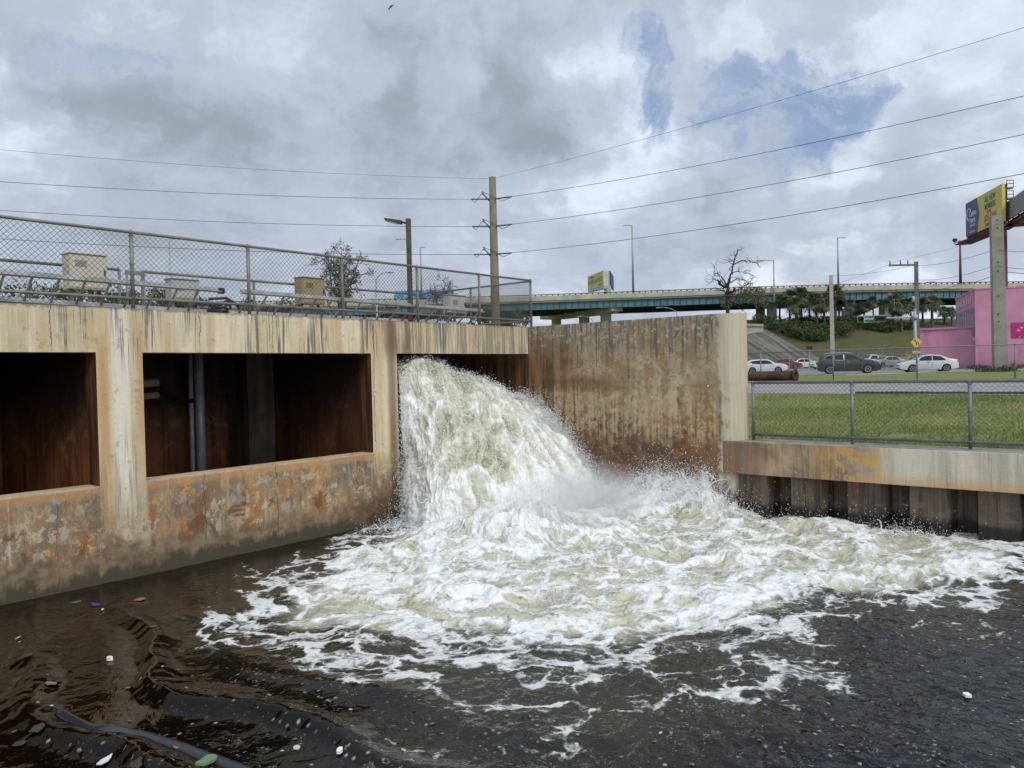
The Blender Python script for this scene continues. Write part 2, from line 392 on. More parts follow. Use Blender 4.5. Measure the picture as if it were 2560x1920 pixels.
        base = g.mix(top*g.ss(s2*.5+s1*.3+pit*.2, .42, .57)*.85, base, (.165, .152, .125))
        base = g.mix(g.ss(z+(s2-.5)*1.6, .0, .5)*g.ss(s2, .52, .62)*.6, base, (.10, .09, .072))
        base = g.mix(top*g.ss(pit, .56, .62)*.7, base, (.50, .47, .38))
        base = g.mix(top*g.ss(bl2, .58, .61)*.7, base, (.12, .105, .085))
        # scour line where the jet grazes the wall
        band = g.box(z+(bl-.5)*.35+(y-8.0)*.012, -.46, -.18, .10)*g.ss(y+(bl2-.5)*1.5, 7.6, 9.0)
        base = g.mix(band*.8, base, (.15, .080, .035))
        base = g.mix(g.ss(z+(y-8)*.02, -.46, -.40)*g.ss(z+(y-8)*.02, -.33, -.37)*g.ss(bl2, .45, .55)*.35, base, (.10, .07, .045))
        rag = (pit-.5)*1.1+(fine-.5)*.5; lo = g.ss(z+(bl-.5)*1.8+(s1-.5)*.5+(bl2-.5)*.9+rag, -.85, -1.5)
        base = g.mix(lo*.85, base, g.mix(g.ss(bl2+rag*.25, .44, .58), (.090, .050, .036), (.23, .125, .062)))
        base = g.mix(g.ss(bl2+rag*.3, .52, .60)*g.ss(z, -.5, -1.0)*.75, base, (.10, .055, .038))
        nearl = g.ss(y+(bl-.5)*2.6+(s1-.5)*1.0+rag*.5, 8.3, 10.0); base = g.mix(nearl*g.ss(z, .8, .1)*.85, base, g.mix(g.ss(s1, .4, .6), (.075, .042, .02), (.30, .16, .06)))
        base = g.mix(drip*g.ss(bl, .44, .56)*.6, base, (.085, .06, .04))
        base = g.mix(g.ss(g.noise(P, 2.2, 8, .66, .3, off=(9, 1, 1))+rag*.35, .50, .60)*g.box(z, -1.8, -.8, .3)*g.ss(y, 8.0, 6.6)*.8, base, (.31, .135, .035))
        ru = g.box(y, 5.98, 6.75, .18)*g.ss(z, .1, -.5); base = g.mix(ru*.6*g.ss(s1, .3, .6), base, (.24, .12, .05))
        lite = g.ss(s1*.35+s2*.3+pit*.35, .46, .57)*g.box(z+(bl-.5)*.8, -1.35, -.45, .2)*.8
        base = g.mix(lite, base, (.52, .42, .25))
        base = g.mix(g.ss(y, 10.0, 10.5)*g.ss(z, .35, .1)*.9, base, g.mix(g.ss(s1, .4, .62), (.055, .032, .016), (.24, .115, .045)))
        bare = g.ss(y+(bl2-.5)*.5+(s1-.5)*.12, 6.10, 5.96)
        base = g.mix(bare, base, g.mix(g.ss(s2, .4, .6), (.47, .41, .285), (.53, .47, .34)))
        base = g.mix(g.ss(bl2*.6+s1*.4, .44, .56)*g.box(y, 5.86, 6.06, .05)*g.ss(z, -.1, -.7)*.8, base, (.10, .09, .075))
        base = g.mix(g.ss(bl2+(s1-.5)*.3, .57, .61)*g.box(y, 5.85, 6.15, .08)*.6, base, (.19, .18, .155))
        base = g.mix(g.ss(z, -2.15, -2.4)*.9, base, (.05, .032, .02))
        rough = .85
    elif which == 'cap':
        ff = g.ss(y+(bl-.5)*.6, 3.9, 3.1)
        base = g.mix(ff, g.mix(g.ss(bl*.4+s2*.35+bl2*.25, .40, .58), (.20, .15, .10), (.46, .34, .21)), g.mix(g.ss(s1, .38, .62), (.50, .45, .34), (.66, .60, .46)))
        base = g.mix(g.ss(y, 5.0, 5.6)*.6, base, (.19, .13, .085))
        pk = g.ss(g.noise(P, (2.6, 2.6, 2.2), 8, .62, .9, off=(3, 5, 8)), .50, .525)*g.box(y, 3.35, 4.35, .12)
        base = g.mix(pk*.9, base, (.56, .34, .11))
        bot = g.ss(z+(bl-.5)*.25, -1.70, -1.88)*g.ss(y, 3.9, 3.4)
        base = g.mix(g.ss(pit, .55, .66)*.4*(1.0-ff), base, (.17, .125, .08)); base = g.mix(g.ss(s1, .52, .64)*g.ss(y, 3.6, 4.4)*.6, base, (.33, .17, .07))
        base = g.mix(bot*.75, base, (.58, .37, .16))
        base = g.mix(drip*g.ss(bl2, .42, .56)*.55, base, (.20, .17, .13))
        base = g.mix(g.ss(s2, .54, .66)*.35, base, (.22, .19, .15))
        base = g.mix(g.ss(z, -1.35, -1.343), base, g.mix(g.ss(bl2, .4, .6), (.19, .18, .155), (.30, .28, .235)))
        rough = .85
    else:                                             # chambers: rust brown, with the shade under the roof painted in black
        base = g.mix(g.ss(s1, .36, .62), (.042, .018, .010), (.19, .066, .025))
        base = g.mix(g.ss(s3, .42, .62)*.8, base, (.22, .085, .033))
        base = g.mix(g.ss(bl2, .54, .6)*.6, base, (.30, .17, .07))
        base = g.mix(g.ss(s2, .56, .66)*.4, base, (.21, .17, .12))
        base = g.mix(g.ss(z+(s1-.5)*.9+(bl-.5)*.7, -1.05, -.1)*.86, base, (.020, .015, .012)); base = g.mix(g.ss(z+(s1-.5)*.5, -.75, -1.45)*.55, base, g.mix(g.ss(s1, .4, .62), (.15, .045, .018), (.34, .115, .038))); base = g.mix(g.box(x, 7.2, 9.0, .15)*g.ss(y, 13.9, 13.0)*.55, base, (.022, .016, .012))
        rough = .6
    hgt = fine*.4+pit*.6
    g.out(base, rough, 0, g.bump(hgt, .45, .03), .25)
    return m
M_FRONT = concrete('stained_concrete', 'front'); M_WING = concrete('wing_concrete', 'wing')
M_CAP = concrete('cap_concrete', 'cap'); M_IN = concrete('rusty_concrete', 'inside')
M_DECK = simple('deck_concrete', (.20, .19, .165), .9, var=.2, scale=2, bump=.3)
def galv(name, c, rust=0.0):
    m, g = newmat(name); P = g.pos()
    n = g.noise(P, 5, 5); n2 = g.noise(P, 2.0, 6, .6)
    col = g.mix(g.ss(n, .3, .7), tuple(v*.8 for v in c), tuple(v*1.15 for v in c))
    col = g.mix(g.ss(n2, .56-.12*rust, .64)*min(1., rust+.25), col, (.14, .085, .045))
    g.out(col, .6, .35, None, .4); return m
M_GALV = galv('weathered_galvanised_steel', (.21, .195, .165), .3)
M_GALV2 = galv('grey_galvanised_steel', (.215, .22, .215), 0)
M_WIRE = simple('fence_wire', (.085, .08, .068), .6, .3)
M_WIREN = simple('low_fence_wire', (.155, .155, .145), .6, .3)
M_WIREF = simple('fence_wire_far', (.20, .21, .20), .6, .3)
M_ALU = simple('dull_aluminium', (.40, .39, .37), .5, .4, var=.25, scale=4)
M_CREAMBOX = simple('cream_paint', (.50, .45, .335), .55, var=.08, scale=3)
M_TANBOX = simple('tan_paint', (.30, .225, .115), .55, var=.1, scale=3)
M_GREYBOX = simple('grey_paint', (.40, .385, .34), .6, var=.1, scale=3)
M_BLACK = simple('black_rubber', (.015, .015, .016), .5)
M_PVC = simple('grey_conduit', (.42, .43, .43), .45, .2)
M_STUB = simple('pale_pipe', (.36, .27, .17), .6)
M_WOOD = simple('weathered_timber', (.085, .072, .052), .9, var=.35, scale=9, bump=.3)
M_DARK = simple('dark_metal', (.03, .028, .027), .55, .3)

# ============================================================ the outfall building
ZT, ZB, ZS, ZF = .939, .36, -1.362, -3.6            # coping, beam soffit, window sill, footing
YF, XC = 10.40, 13.01                               # front face, corner with the wing wall
hall = thing('pump_station', 'stained concrete pump station wall with dark window bays and a churning outfall bay', 'pump station', (8.6, 10.4, ZB))
mb = MB(); T = .34
mb.box(-4.0, XC-.02, YF, YF+T, ZB, ZT)                # beam
cols = [-.36, 4.14, 8.64]
for cx in cols: mb.box(cx, cx+.59, YF, YF+T, ZF, ZB)
mb.box(.23, 4.14, YF, YF+T, ZF, ZS); mb.box(4.73, 8.64, YF, YF+T, ZF, ZS); mb.box(-4.0, -.36, YF, YF+T, ZF, ZS)
part('front_wall', mb, M_FRONT, hall)
for cx in cols:
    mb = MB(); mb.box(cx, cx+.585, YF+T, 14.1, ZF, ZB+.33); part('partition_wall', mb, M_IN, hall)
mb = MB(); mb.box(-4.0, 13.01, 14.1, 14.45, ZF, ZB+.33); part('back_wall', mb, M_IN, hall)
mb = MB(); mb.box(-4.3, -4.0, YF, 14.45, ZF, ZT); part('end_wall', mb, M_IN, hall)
mb = MB(); mb.box(-4.0, 13.01, YF+T, 14.45, ZB+.33, ZT-.006); part('roof_deck', mb, M_DECK, hall)
# conduits on the back wall of the middle bay
t = thing('conduit', 'grey vertical conduit pair strapped on the rusty wall inside the middle window bay', 'conduit', (7.25, 13.7, ZS))
mb = MB(); mb.tube([(7.28, 13.74, -2.6), (7.29, 13.74, .62)], .085, 12); part('pipe', mb, M_PVC, t, True)
mb = MB(); mb.tube([(7.13, 13.78, -2.6), (7.14, 13.78, .5)], .045, 10); part('pipe', mb, M_PVC, t, True)
for zz in (-1.35, -.95, -.62, -.38, -.02, .09):
    mb = MB(); mb.lathe([(.089, 0), (.094, .004), (.094, .022), (.089, .026)], (7.283, 13.74, zz), n=14); part('strap', mb, M_ALU, t)
for zz, r in ((-.08, .07), (-.30, .06)):
    mb = MB(); mb.tube([(5.2, 13.2, zz), (6.0, 13.2, zz+.01), (6.25, 13.2, zz+.02)], r, 10)
    solo('pipe_stub', mb, M_STUB, 'upper pale pipe stub poking into the middle window bay' if zz > -.2 else 'lower pale pipe stub poking into the middle window bay', 'pipe', (5.2, 13.2, zz), 'pipe stubs in the middle bay', True)
mb = MB()
for k in range(3):
    pts = [(6.2+.9*u, 13.2+.4*u, -.1-.07*k-.30*math.sin(u*math.pi*.5)**1.2+.06*u*k) for u in np.linspace(0, 1, 14)]
    mb.tube(pts, .028, 6)
solo('black_hose', mb, M_BLACK, 'bundle of black hoses sagging from the pipe stubs to the grey conduit', 'hose', (6.2, 13.2, -.1), None, True)
mb = MB(); mb.tube([(7.35, 13.7, .5), (7.6, 13.6, .62), (8.0, 13.5, .6), (8.4, 13.3, .5)], .035, 6)
solo('black_cable', mb, M_BLACK, 'short black cable looping under the soffit right of the grey conduit', 'cable', (7.4, 13.7, .5), None, True)

# wing wall with its rounded nose
ww = thing('wing_wall', 'tall streaked concrete wing wall with rounded pale nose right of the outfall', 'wall', (13.2, 8, ZF))
out = [(XC, 14.45), (XC, 6.02)]+[(XC+.35-.35*math.cos(a), 6.02-.35*math.sin(a)) for a in np.linspace(.12, math.pi-.12, 16)]+[(XC+.7, 6.02), (XC+.7, 14.45)]
mb = MB(); mb.prism(out, ZF, ZT+.004); o = part('wall', mb, M_WING, ww)
# bulkhead: cap beam and sheet piles
bk = thing('bulkhead', 'low concrete bulkhead cap on dark corrugated sheet piles beside the grass', 'bulkhead', (13.3, 2, -2.6))
mb = MB(); mb.box(13.002, 13.66, -16, 5.985, -1.919, -1.343); part('cap_beam', mb, M_CAP, bk, bevel=.012)
def pile_mat():
    m, g = newmat('sheet_pile'); P = g.pos(); x, y, z = g.xyz(P)
    s = g.noise(P, (8, 8, .5), 5, .6); b = g.noise(P, 1.4, 6, .6); w = g.noise(P, (3, 3, 9), 5, .6)
    c = g.mix(g.ss(s, .35, .65), (.040, .031, .024), (.150, .115, .080))
    c = g.mix(g.ss(b, .45, .65)*.6, c, (.085, .065, .046)); c = g.mix(g.ss(w, .5, .62)*g.ss(z, -2.1, -2.25)*.7, c, (.15, .12, .085))
    c = g.mix(g.ss(g.noise(P, 3, 6, off=(4, 4, 4)), .56, .62)*.7, c, (.10, .042, .015)); c = g.mix(g.ss(z+(b-.5)*.25, -2.38, -2.5), c, (.016, .013, .008))
    g.out(c, .55, 0, g.bump(g.noise(P, 22, 6, .6), .5, .03), .4); return m
M_PILE = pile_mat()
mb = MB(); mb.box(8.05, 8.62, 13.35, 14.1, ZF, ZB+.33); part('inner_pier', mb, M_PILE, hall)
yy = 5.95
for k in range(20):
    mb = MB(); p = .92; x0, x1 = 13.06, 13.42
    prof = [(x1, 0), (x1, .17), (x0, .25), (x0, .76), (x1, .84), (x1, .915)]
    v = []; n = len(prof)
    for zz in (-3.6, -1.919):
        for (xx, q) in prof: v.append((xx, yy-q, zz))
        for (xx, q) in prof[::-1]: v.append((xx+.03, yy-q, zz))
    f = [(i, (i+1) % (2*n), 2*n+(i+1) % (2*n), 2*n+i) for i in range(2*n)]
    mb.add(v, f); part('sheet_pile', mb, M_PILE, bk)
    mb = MB(); mb.tube([(x0-.004, yy-.505, -3.4), (x0-.004, yy-.505, -1.93)], .012, 6); part('pile_joint', mb, M_PILE, bk)
    yy -= p

# ============================================================ water
ZW = -2.62
def water_mat():
    m, g = newmat('river_water'); P = g.pos(); x, y, z = g.xyz(P)
    foam = g.attr('foam'); aer = g.attr('aer'); thin = g.attr('lace'); rag = g.attr('ridge')
    P2 = g.comb(x, y, 0.0); PF = g.comb(g.attr('fr'), g.attr('ft'), 0.0)
    w1 = g.vm('SCALE', g.vm('SUBTRACT', g.noise(P2, .9, 4, .5, col=True), (.5, .5, .5)), 1.5)
    w2 = g.vm('SCALE', g.vm('SUBTRACT', g.noise(P2, 4.0, 5, .6, col=True), (.5, .5, .5)), .30)
    PW = g.vm('ADD', g.vm('ADD', PF, w1), w2)
    c1 = g.vor(PW, 1.25, 'DISTANCE_TO_EDGE'); c2 = g.vor(PW, 2.9, 'DISTANCE_TO_EDGE'); c3 = g.vor(PW, 8.0, 'DISTANCE_TO_EDGE')
    l1 = g.ss(c1, 0.0, .15, 1.0, 0.0); l2 = g.ss(c2, 0.0, .13, 1.0, 0.0); l3 = g.ss(c3, 0.0, .2, 1.0, 0.0)
    n1 = g.noise(P2, 1.1, 6, .6, .5); n2 = g.noise(PW, 4.5, 7, .6); n3 = g.noise(P2, 26, 5, .7)
    pat = l1*.62 + l2*.46 + l3*.10 + (n1-.5)*1.0 + (n2-.5)*.62 + (n3-.5)*.2 + rag*.62
    f = g.ss(pat + foam*.95 - .62, .12, .86)*g.ss(foam, .04, .22)
    lace = g.ss(l1*.55 + l2*.35 + l3*.18 + (n2-.5)*1.3 + (n1-.5)*1.5 + (n3-.5)*.35 + thin*1.15 - .98, .24, .66)
    # drifting bubbles and specks
    sp = g.vor(P2, 15.0); spc = g.vor(P2, 15.0, out='Color'); sx = g.xyz(spc)
    dot = g.ss(sp, .10, .32, 1.0, 0.0)*g.ss(sx[0], .70, .78)*g.ss(n1, .34, .6)*g.attr('speck')
    sp2 = g.vor(PW, 34.0); sc2 = g.xyz(g.vor(PW, 34.0, out='Color'))
    dot2 = g.ss(sp2, .1, .4, 1.0, 0.0)*g.ss(sc2[0], .62, .75)*g.ss(n2, .44, .62)*g.attr('speck')
    dot = g.m('MAXIMUM', dot*.42, dot2*.42)
    f = g.m('MAXIMUM', f, g.m('MAXIMUM', lace*.85*g.ss(thin, .12, .3), dot))
    veil = g.ss(aer + (n1-.5)*.9 + (n2-.5)*.35, .25, .75)
    deep = g.mix(g.attr('brown'), (.0032, .0033, .0040), (.0058, .0034, .0018))
    aerc = g.mix(g.ss(n2, .35, .65), (.40, .385, .265), (.58, .565, .44))
    col = g.mix(veil, deep, aerc)
    dull = g.mix(thin*(1.0-veil)*.55, col, (.075, .070, .043)); col = dull
    fcol = g.mix(g.ss(n3*.5+n2*.5, .36, .62), (.70, .70, .645), (.86, .87, .86))
    col = g.mix(f, col, fcol)
    rough = g.m('MULTIPLY_ADD', f, .5, .035) + veil*.2
    rip = g.noise(P, (5.5, 5.5, 5.5), 3, .5, .8)*.7 + g.noise(P, (1.9, 1.9, 1.9), 3, .5, .6)*1.0
    nb = g.bump(rip, g.m('MULTIPLY_ADD', g.attr('chopf'), .62, .10), .13)
    nb = g.bump(f*.6 + n3*f*.8 + n2*.6*(veil+f), .55, .035, nb)
    g.out(col, rough, 0, nb, .5, IOR=1.33)
    return m
M_WATER = water_mat()
def frothy_mat():
    m, g = newmat('falling_water'); P = g.pos()
    fr = g.attr('froth_shade'); x, y, z = g.xyz(P); Q = g.comb(x, y, z)
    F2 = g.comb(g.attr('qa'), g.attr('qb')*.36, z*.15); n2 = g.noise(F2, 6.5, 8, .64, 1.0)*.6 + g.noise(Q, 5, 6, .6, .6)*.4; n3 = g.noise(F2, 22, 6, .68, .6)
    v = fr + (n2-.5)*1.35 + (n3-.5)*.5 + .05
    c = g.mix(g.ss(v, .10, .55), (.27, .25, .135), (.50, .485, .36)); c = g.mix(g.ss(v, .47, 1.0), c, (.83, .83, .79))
    nb = g.bump(n3*.5+n2, .4, .05)
    b = g.out(c, .42, 0, nb, .4)
    return m
M_FALL = frothy_mat()
M_SPRAY = newmat('spray_drops'); M_SPRAY[1].out((.86, .87, .87), .3, 0, None, .5); M_SPRAY = M_SPRAY[0]

# --- masks over the pool, in metres on the water
POLY = np.array([(9.3, 10.3), (8.35, 9.75), (7.3, 9.35), (6.35, 9.3), (5.3, 8.3), (4.35, 7.3), (4.5, 6.2), (4.6, 5.5), (5.2, 5.25), (5.5, 4.5), (5.95, 4.05), (6.6, 3.6), (7.15, 3.25), (8.0, 3.0), (8.8, 2.45), (9.5, 1.75), (11.0, 1.35), (12.6, 1.2), (13.6, 1.3), (13.6, 10.4)])
def sdist(P, poly):                                    # positive inside
    d = np.full(len(P), 1e9); ins = np.zeros(len(P), bool); n = len(poly)
    for i in range(n):
        a, b = poly[i], poly[(i+1) % n]; e = b-a; w = P-a
        t = np.clip((w@e)/(e@e), 0, 1); d = np.minimum(d, np.linalg.norm(w-t[:, None]*e, axis=1))
        c = ((a[1] > P[:, 1]) != (b[1] > P[:, 1])) & (P[:, 0] < (b[0]-a[0])*(P[:, 1]-a[1])/(b[1]-a[1]+1e-12)+a[0])
        ins ^= c
    return np.where(ins, d, -d)
def axis(a, b, st, ends): return np.concatenate([np.array(ends[0]), np.arange(a, b, st), np.array(ends[1])])
GX = axis(-.5, 13.36, .022, ([-300, -80, -25, -8, -3], [13.36]))
GY = axis(-1.6, 10.5, .022, ([-300, -80, -25, -8, -4], [10.5, 14.2]))
XX, YY = np.meshgrid(GX, GY, indexing='ij'); PX = np.stack([XX.ravel(), YY.ravel()], -1)
near = (PX[:, 0] > -2) & (PX[:, 1] > -3)
P3 = np.concatenate([PX, np.zeros((len(PX), 1))], 1)
sd = np.full(len(PX), -9.); sd[near] = sdist(PX[near], POLY)
big_ = fbm(P3*.55, 4, .5, 3); med_ = fbm(P3*1.7, 4, .55, 9)
sdn = sd+big_*.55+med_*.35
IC = np.array([10.3, 8.2]); dist = np.hypot(PX[:, 0]-IC[0], PX[:, 1]-IC[1])
foam = smo(sdn, -.45, .75)*.62+.30*np.exp(-(dist/2.3)**2)+.16*smo(sdn, .0, .35)*(1-smo(sdn, .5, 1.3))
foam = foam*smo(sdn, -.7, -.2)
aer = smo(sdn, -.25, 1.3)*1.1
lace = .80*smo(sdn, -1.0, -.1)
for (cx, cy), rx, a in (((4.95, 3.2), .8, .75), ((5.6, 2.85), .8, .7), ((6.6, 2.5), .8, .62), ((4.8, 4.2), .75, .62), ((4.6, 6.4), .8, .6), ((5.7, 9.2), .8, .5), ((8.7, 1.9), .9, .5), ((11, .7), .9, .5), ((3.9, 3.9), .7, .4), ((7.6, 9.7), .5, .5)):
    q = ((PX[:, 0]-cx)**2+(PX[:, 1]-cy)**2)/rx**2; lace = np.maximum(lace, a*np.exp(-q))
POLY2 = np.array([onz(x*1.1573, y*1.1573, ZW)[:2] for x, y in ((620, 1185), (560, 1215), (480, 1330), (470, 1420), (600, 1455), (760, 1500), (900, 1535), (1050, 1550), (1200, 1568), (1350, 1578), (1480, 1550), (1640, 1510), (1790, 1430), (1900, 1345), (2130, 1310), (2212, 1240), (2212, 1170), (1600, 1080))])
sd2 = np.full(len(PX), -9.); sd2[near] = sdist(PX[near], POLY2); sd2 = sd2+med_*.35+big_*.25
lace = np.maximum(lace, .68*smo(sd2, -.12, .30)); aer = np.maximum(aer, .16*smo(sd2, 0, .8))
lace = np.clip(lace, 0, 1)
brown = smo(PX[:, 1]-PX[:, 0]*.35, 2.6, 5.2)*(1-smo(sdn, -.8, .4))
speck = smo(dist, 4.5, 6.5)*(1-.99*smo(PX[:, 1]-PX[:, 0]*.6, 3.4, 5.2))
# --- heights: chop, boils in the foam, bow waves curling away to the left
chop = fbm(np.stack([PX[:, 0]*1.1, PX[:, 1]*1.1, 0*PX[:, 0]], -1), 6, .55, 21)
ang = np.arctan2(PX[:, 1]-IC[1], PX[:, 0]-IC[0]); aw_ = np.where(ang > 0, ang-2*math.pi, ang)     # 0 .. -2 pi, the left side of the pool lies near -3
FRr = dist; FTt = aw_*2.6
rw_ = np.stack([FRr*1.05+.5*med_, FTt*1.05+.6*big_+.4*chop, 0*FRr+3], -1)
rdg = fbm(rw_, 5, .5, 31, True)
fine_ = fbm(P3*np.array([5.2, 5.2, 1])+.25*np.stack([chop, med_, chop], -1)*3, 4, .62, 41, True)-.25
inn = smo(sdn, -.5, 1.2)
chopf = np.clip(smo(PX[:, 0]-PX[:, 1]*.62, .6, 4.2)+inn, 0, 1)*(1-.6*smo(3.4-PX[:, 1]+.35*(PX[:, 0]-6.5), 1.6, 2.6))
H = chop*(.012+.010*chopf+.075*inn)+(rdg-.25)*.13*inn+fine_*(.0025+.017*chopf*(1-inn)+.012*inn)
H += .34*np.exp(-(((PX[:, 0]-9.3)/1.5)**2+((PX[:, 1]-8.0)/.9)**2))*(.75+.8*rdg)          # heap at the foot of the jet
wall = np.exp(-((13.0-PX[:, 0])/.55).clip(0, 99)**1.2)*smo(PX[:, 1], 5.2, 6.4)
H += wall*(.30+.30*rdg+.12*chop)
calm = smo(dist, 4.0, 9.0)
for r0, amp, wd in ((7.0, .085, .19), (8.0, .08, .21), (9.0, .05, .3), (6.3, .03, .25)):
    rr = dist-(r0+2.3*np.clip(aw_+3.05, -.3, 1.2))-.14*np.sin(aw_*17+r0)-.16*med_-.04*chop
    am = smo(aw_, -3.45, -3.1)*(1-.55*smo(aw_, -2.8, -2.4))*(1-smo(aw_, -1.9, -1.2)); cr = smo(aw_, -3.3, -3.1)*(1-smo(aw_, -2.95, -2.6))
    s_ = np.where(rr > 0, np.exp(-(rr/(wd*.5))**2), np.exp(-(rr/wd)**2)); H += amp*am*s_
    if amp > .09: lace = np.maximum(lace, (.22*cr+.05*am)*np.exp(-((rr+.02)/.08)**2))
H += .05*calm*fbm(np.stack([PX[:, 0]*.42, PX[:, 1]*.42, 0*PX[:, 0]+8], -1), 2, .5, 77)
far_ = (~near); H[far_] = 0
ridge = np.clip((rdg-.1)*1.1, -.45, .6)*inn
water = npmesh('water', np.concatenate([PX, (ZW+H)[:, None]], 1), gridq(len(GX), len(GY)), M_WATER, True,
               dict(foam=foam, aer=aer, lace=lace, brown=brown, speck=speck, ridge=ridge, fr=FRr, ft=FTt, chopf=chopf))
tag(water, 'dark tannin river water with a wide white churning pool below the outfall', 'water', None, 'structure')
def wz(x, y):
    i = min(max(int(np.searchsorted(GX, x)), 0), len(GX)-1); j = min(max(int(np.searchsorted(GY, y)), 0), len(GY)-1)
    return ZW+H[i*len(GY)+j]

# --- the jet: a dome of water shooting out under the soffit and falling into the pool
NA, NB = 520, 560
A_, B_ = np.meshgrid(np.linspace(0, 1, NA), np.linspace(0, 1, NB), indexing='ij'); A_ = A_.ravel(); B_ = B_.ravel()
ka = [0, .05, .12, .25, .45, .65, .8, .92, 1.0]
fx = np.interp(A_, ka, [9.12, 8.92, 8.72, 8.95, 9.95, 11.05, 11.9, 12.6, 13.02])
fy = np.interp(A_, ka, [10.15, 9.75, 9.1, 8.45, 8.05, 7.95, 8.05, 8.2, 8.35])
z0 = np.interp(A_, [0, .06, .16, .32, .5, .65, .8, .9, 1], [.10, .20, .24, .12, -.06, -.25, -.46, -.60, -.68])
x0 = 9.27+3.74*A_
t = B_*1.42-.42                                        # t<0 inside the chamber, 1 at the pool
tp = np.clip(t, 0, None)
pw = np.interp(A_, [0, .1, .3, .7, 1], [.72, 1.0, 1.3, 1.25, 1.15])
yb = np.where(t < 0, YF-t*4.2, YF+(fy-YF)*tp)
xb = np.where(t < 0, x0, x0+(fx-x0)*smo(tp, 0, 1.1)/smo(np.array(1.), 0, 1.1))
zb = np.where(t < 0, z0-.10*np.abs(t), z0-(z0-ZW+.05)*tp**pw)
S = np.stack([xb, yb, zb], -1).reshape(NA, NB, 3)
du = np.gradient(S, axis=0); dv = np.gradient(S, axis=1); Nn = np.cross(dv, du); Nn /= np.linalg.norm(Nn, axis=2, keepdims=True)+1e-9
if Nn[NA//2, NB//2] @ np.array([-.3, -.7, .6]) < 0: Nn = -Nn
fl = np.cumsum(np.concatenate([np.zeros((NA, 1)), np.linalg.norm(np.diff(S, axis=1), axis=2)], 1), 1)
Q = np.stack([A_.reshape(NA, NB)*3.8, fl*.42, zb.reshape(NA, NB)*.25], -1).reshape(-1, 3)
wq = Q+.35*np.stack([fbm(Q*1.6, 3, .5, s) for s in (51, 52, 53)], -1)
n_big = fbm(wq*1.0, 3, .5, 61); n_med = fbm(wq*2.6, 5, .58, 62, True); n_fin = fbm(Q*np.array([9, 7, 4.]), 4, .6, 63, True); n_bub = np.abs(fbm(wq*4.2, 4, .55, 64))
edge = smo(A_, 0, .05)*smo(1-A_, 0, .03)
amp = (.35+.65*smo(t, -.3, .5))*(.35+.65*edge)
n_rag = fbm(wq*1.7+9, 3, .5, 66); disp = amp*(.28*n_big+.16*n_rag*smo(A_, .45, .9)+.13*(n_med-.25)+.12*n_bub+.028*(n_fin-.2))
V_ = S.reshape(-1, 3)+Nn.reshape(-1, 3)*disp[:, None]
V_[:, 0] = np.minimum(V_[:, 0], 13.005+.0*A_); V_[:, 2] = np.where(V_[:, 1] > YF-.1, np.minimum(V_[:, 2], ZB-.01), V_[:, 2])
V_[:, 0] = np.where(V_[:, 1] > YF-.02, np.maximum(V_[:, 0], 9.24), V_[:, 0])
froth_shade = .40+.55*(n_med-.15)+.35*n_fin+.25*n_big+.30*smo(t, .6, 1.0)-.16*np.exp(-((A_-.42)/.22)**2-((t-.45)/.3)**2)-.60*smo(-t, -.26, .12)+.2*np.exp(-(A_/.1)**2)  # froth lowered near the opening to paint in shade under the soffit
fall = npmesh('outfall_jet', V_, gridq(NA, NB), M_FALL, True, dict(froth_shade=froth_shade, qa=A_*3.8, qb=fl.ravel()))
tag(fall, 'white and olive torrent of water bursting from the right bay of the pump station', 'water jet', None, 'structure')
VG = V_.reshape(NA, NB, 3); NG = Nn

# --- spray: droplets, shreds and threads thrown off the torrent
OCT = np.array([(1, 0, 0), (-1, 0, 0), (0, 1, 0), (0, -1, 0), (0, 0, 1), (0, 0, -1)], float)
OF = np.array([(0, 2, 4), (2, 1, 4), (1, 3, 4), (3, 0, 4), (2, 0, 5), (1, 2, 5), (3, 1, 5), (0, 3, 5)])
def drops(C, r, stretch=None):
    n = len(C); o = OCT[None]*np.asarray(r).reshape(-1, 1, 1)
    if stretch is not None:                            # stretch along a direction
        d = stretch/(np.linalg.norm(stretch, axis=1, keepdims=True)+1e-9); k = np.linalg.norm(stretch, axis=1)
        o = o+d[:, None, :]*(o@d[:, :, None])*k[:, None, None]
    v = (C[:, None, :]+o).reshape(-1, 3); f = (np.arange(n)[:, None, None]*6+OF[None]).reshape(-1, 3)
    return v, f
cs = []; rs = []; st = []
def scatter(n, ia, ib, off, rad, jit=.02, vel=1.0):
    i = np.clip(ia, 0, NA-1).astype(int); j = np.clip(ib, 0, NB-2).astype(int)
    d = VG[i, j+1]-VG[i, j]; d /= np.linalg.norm(d, axis=1, keepdims=True)+1e-9
    c = VG[i, j]+NG[i, j]*off[:, None]+rng.normal(0, jit, (n, 3)); cs.append(c); rs.append(rad); st.append((d+rng.normal(0, .7, (n, 3)))*vel*rng.uniform(.2, 2.6, (n, 1)))
n = 15000; scatter(n, rng.uniform(0, NA, n), rng.uniform(.18*NB, NB, n), rng.exponential(.03, n), rng.uniform(.002, .006, n))
n = 5000; scatter(n, rng.uniform(0, NA, n), rng.uniform(.5*NB, NB, n), rng.exponential(.12, n), rng.uniform(.002, .006, n), .05)
n = 5000; scatter(n, NA-1-np.abs(rng.normal(0, 14, n)), rng.uniform(.3*NB, NB, n), rng.exponential(.07, n), rng.uniform(.002, .006, n), .035)   # along the wing wall
n = 3500; scatter(n, np.abs(rng.normal(0, 9, n)), rng.uniform(.32*NB, NB, n), rng.exponential(.05, n), rng.uniform(.002, .006, n), .04)          # left edge
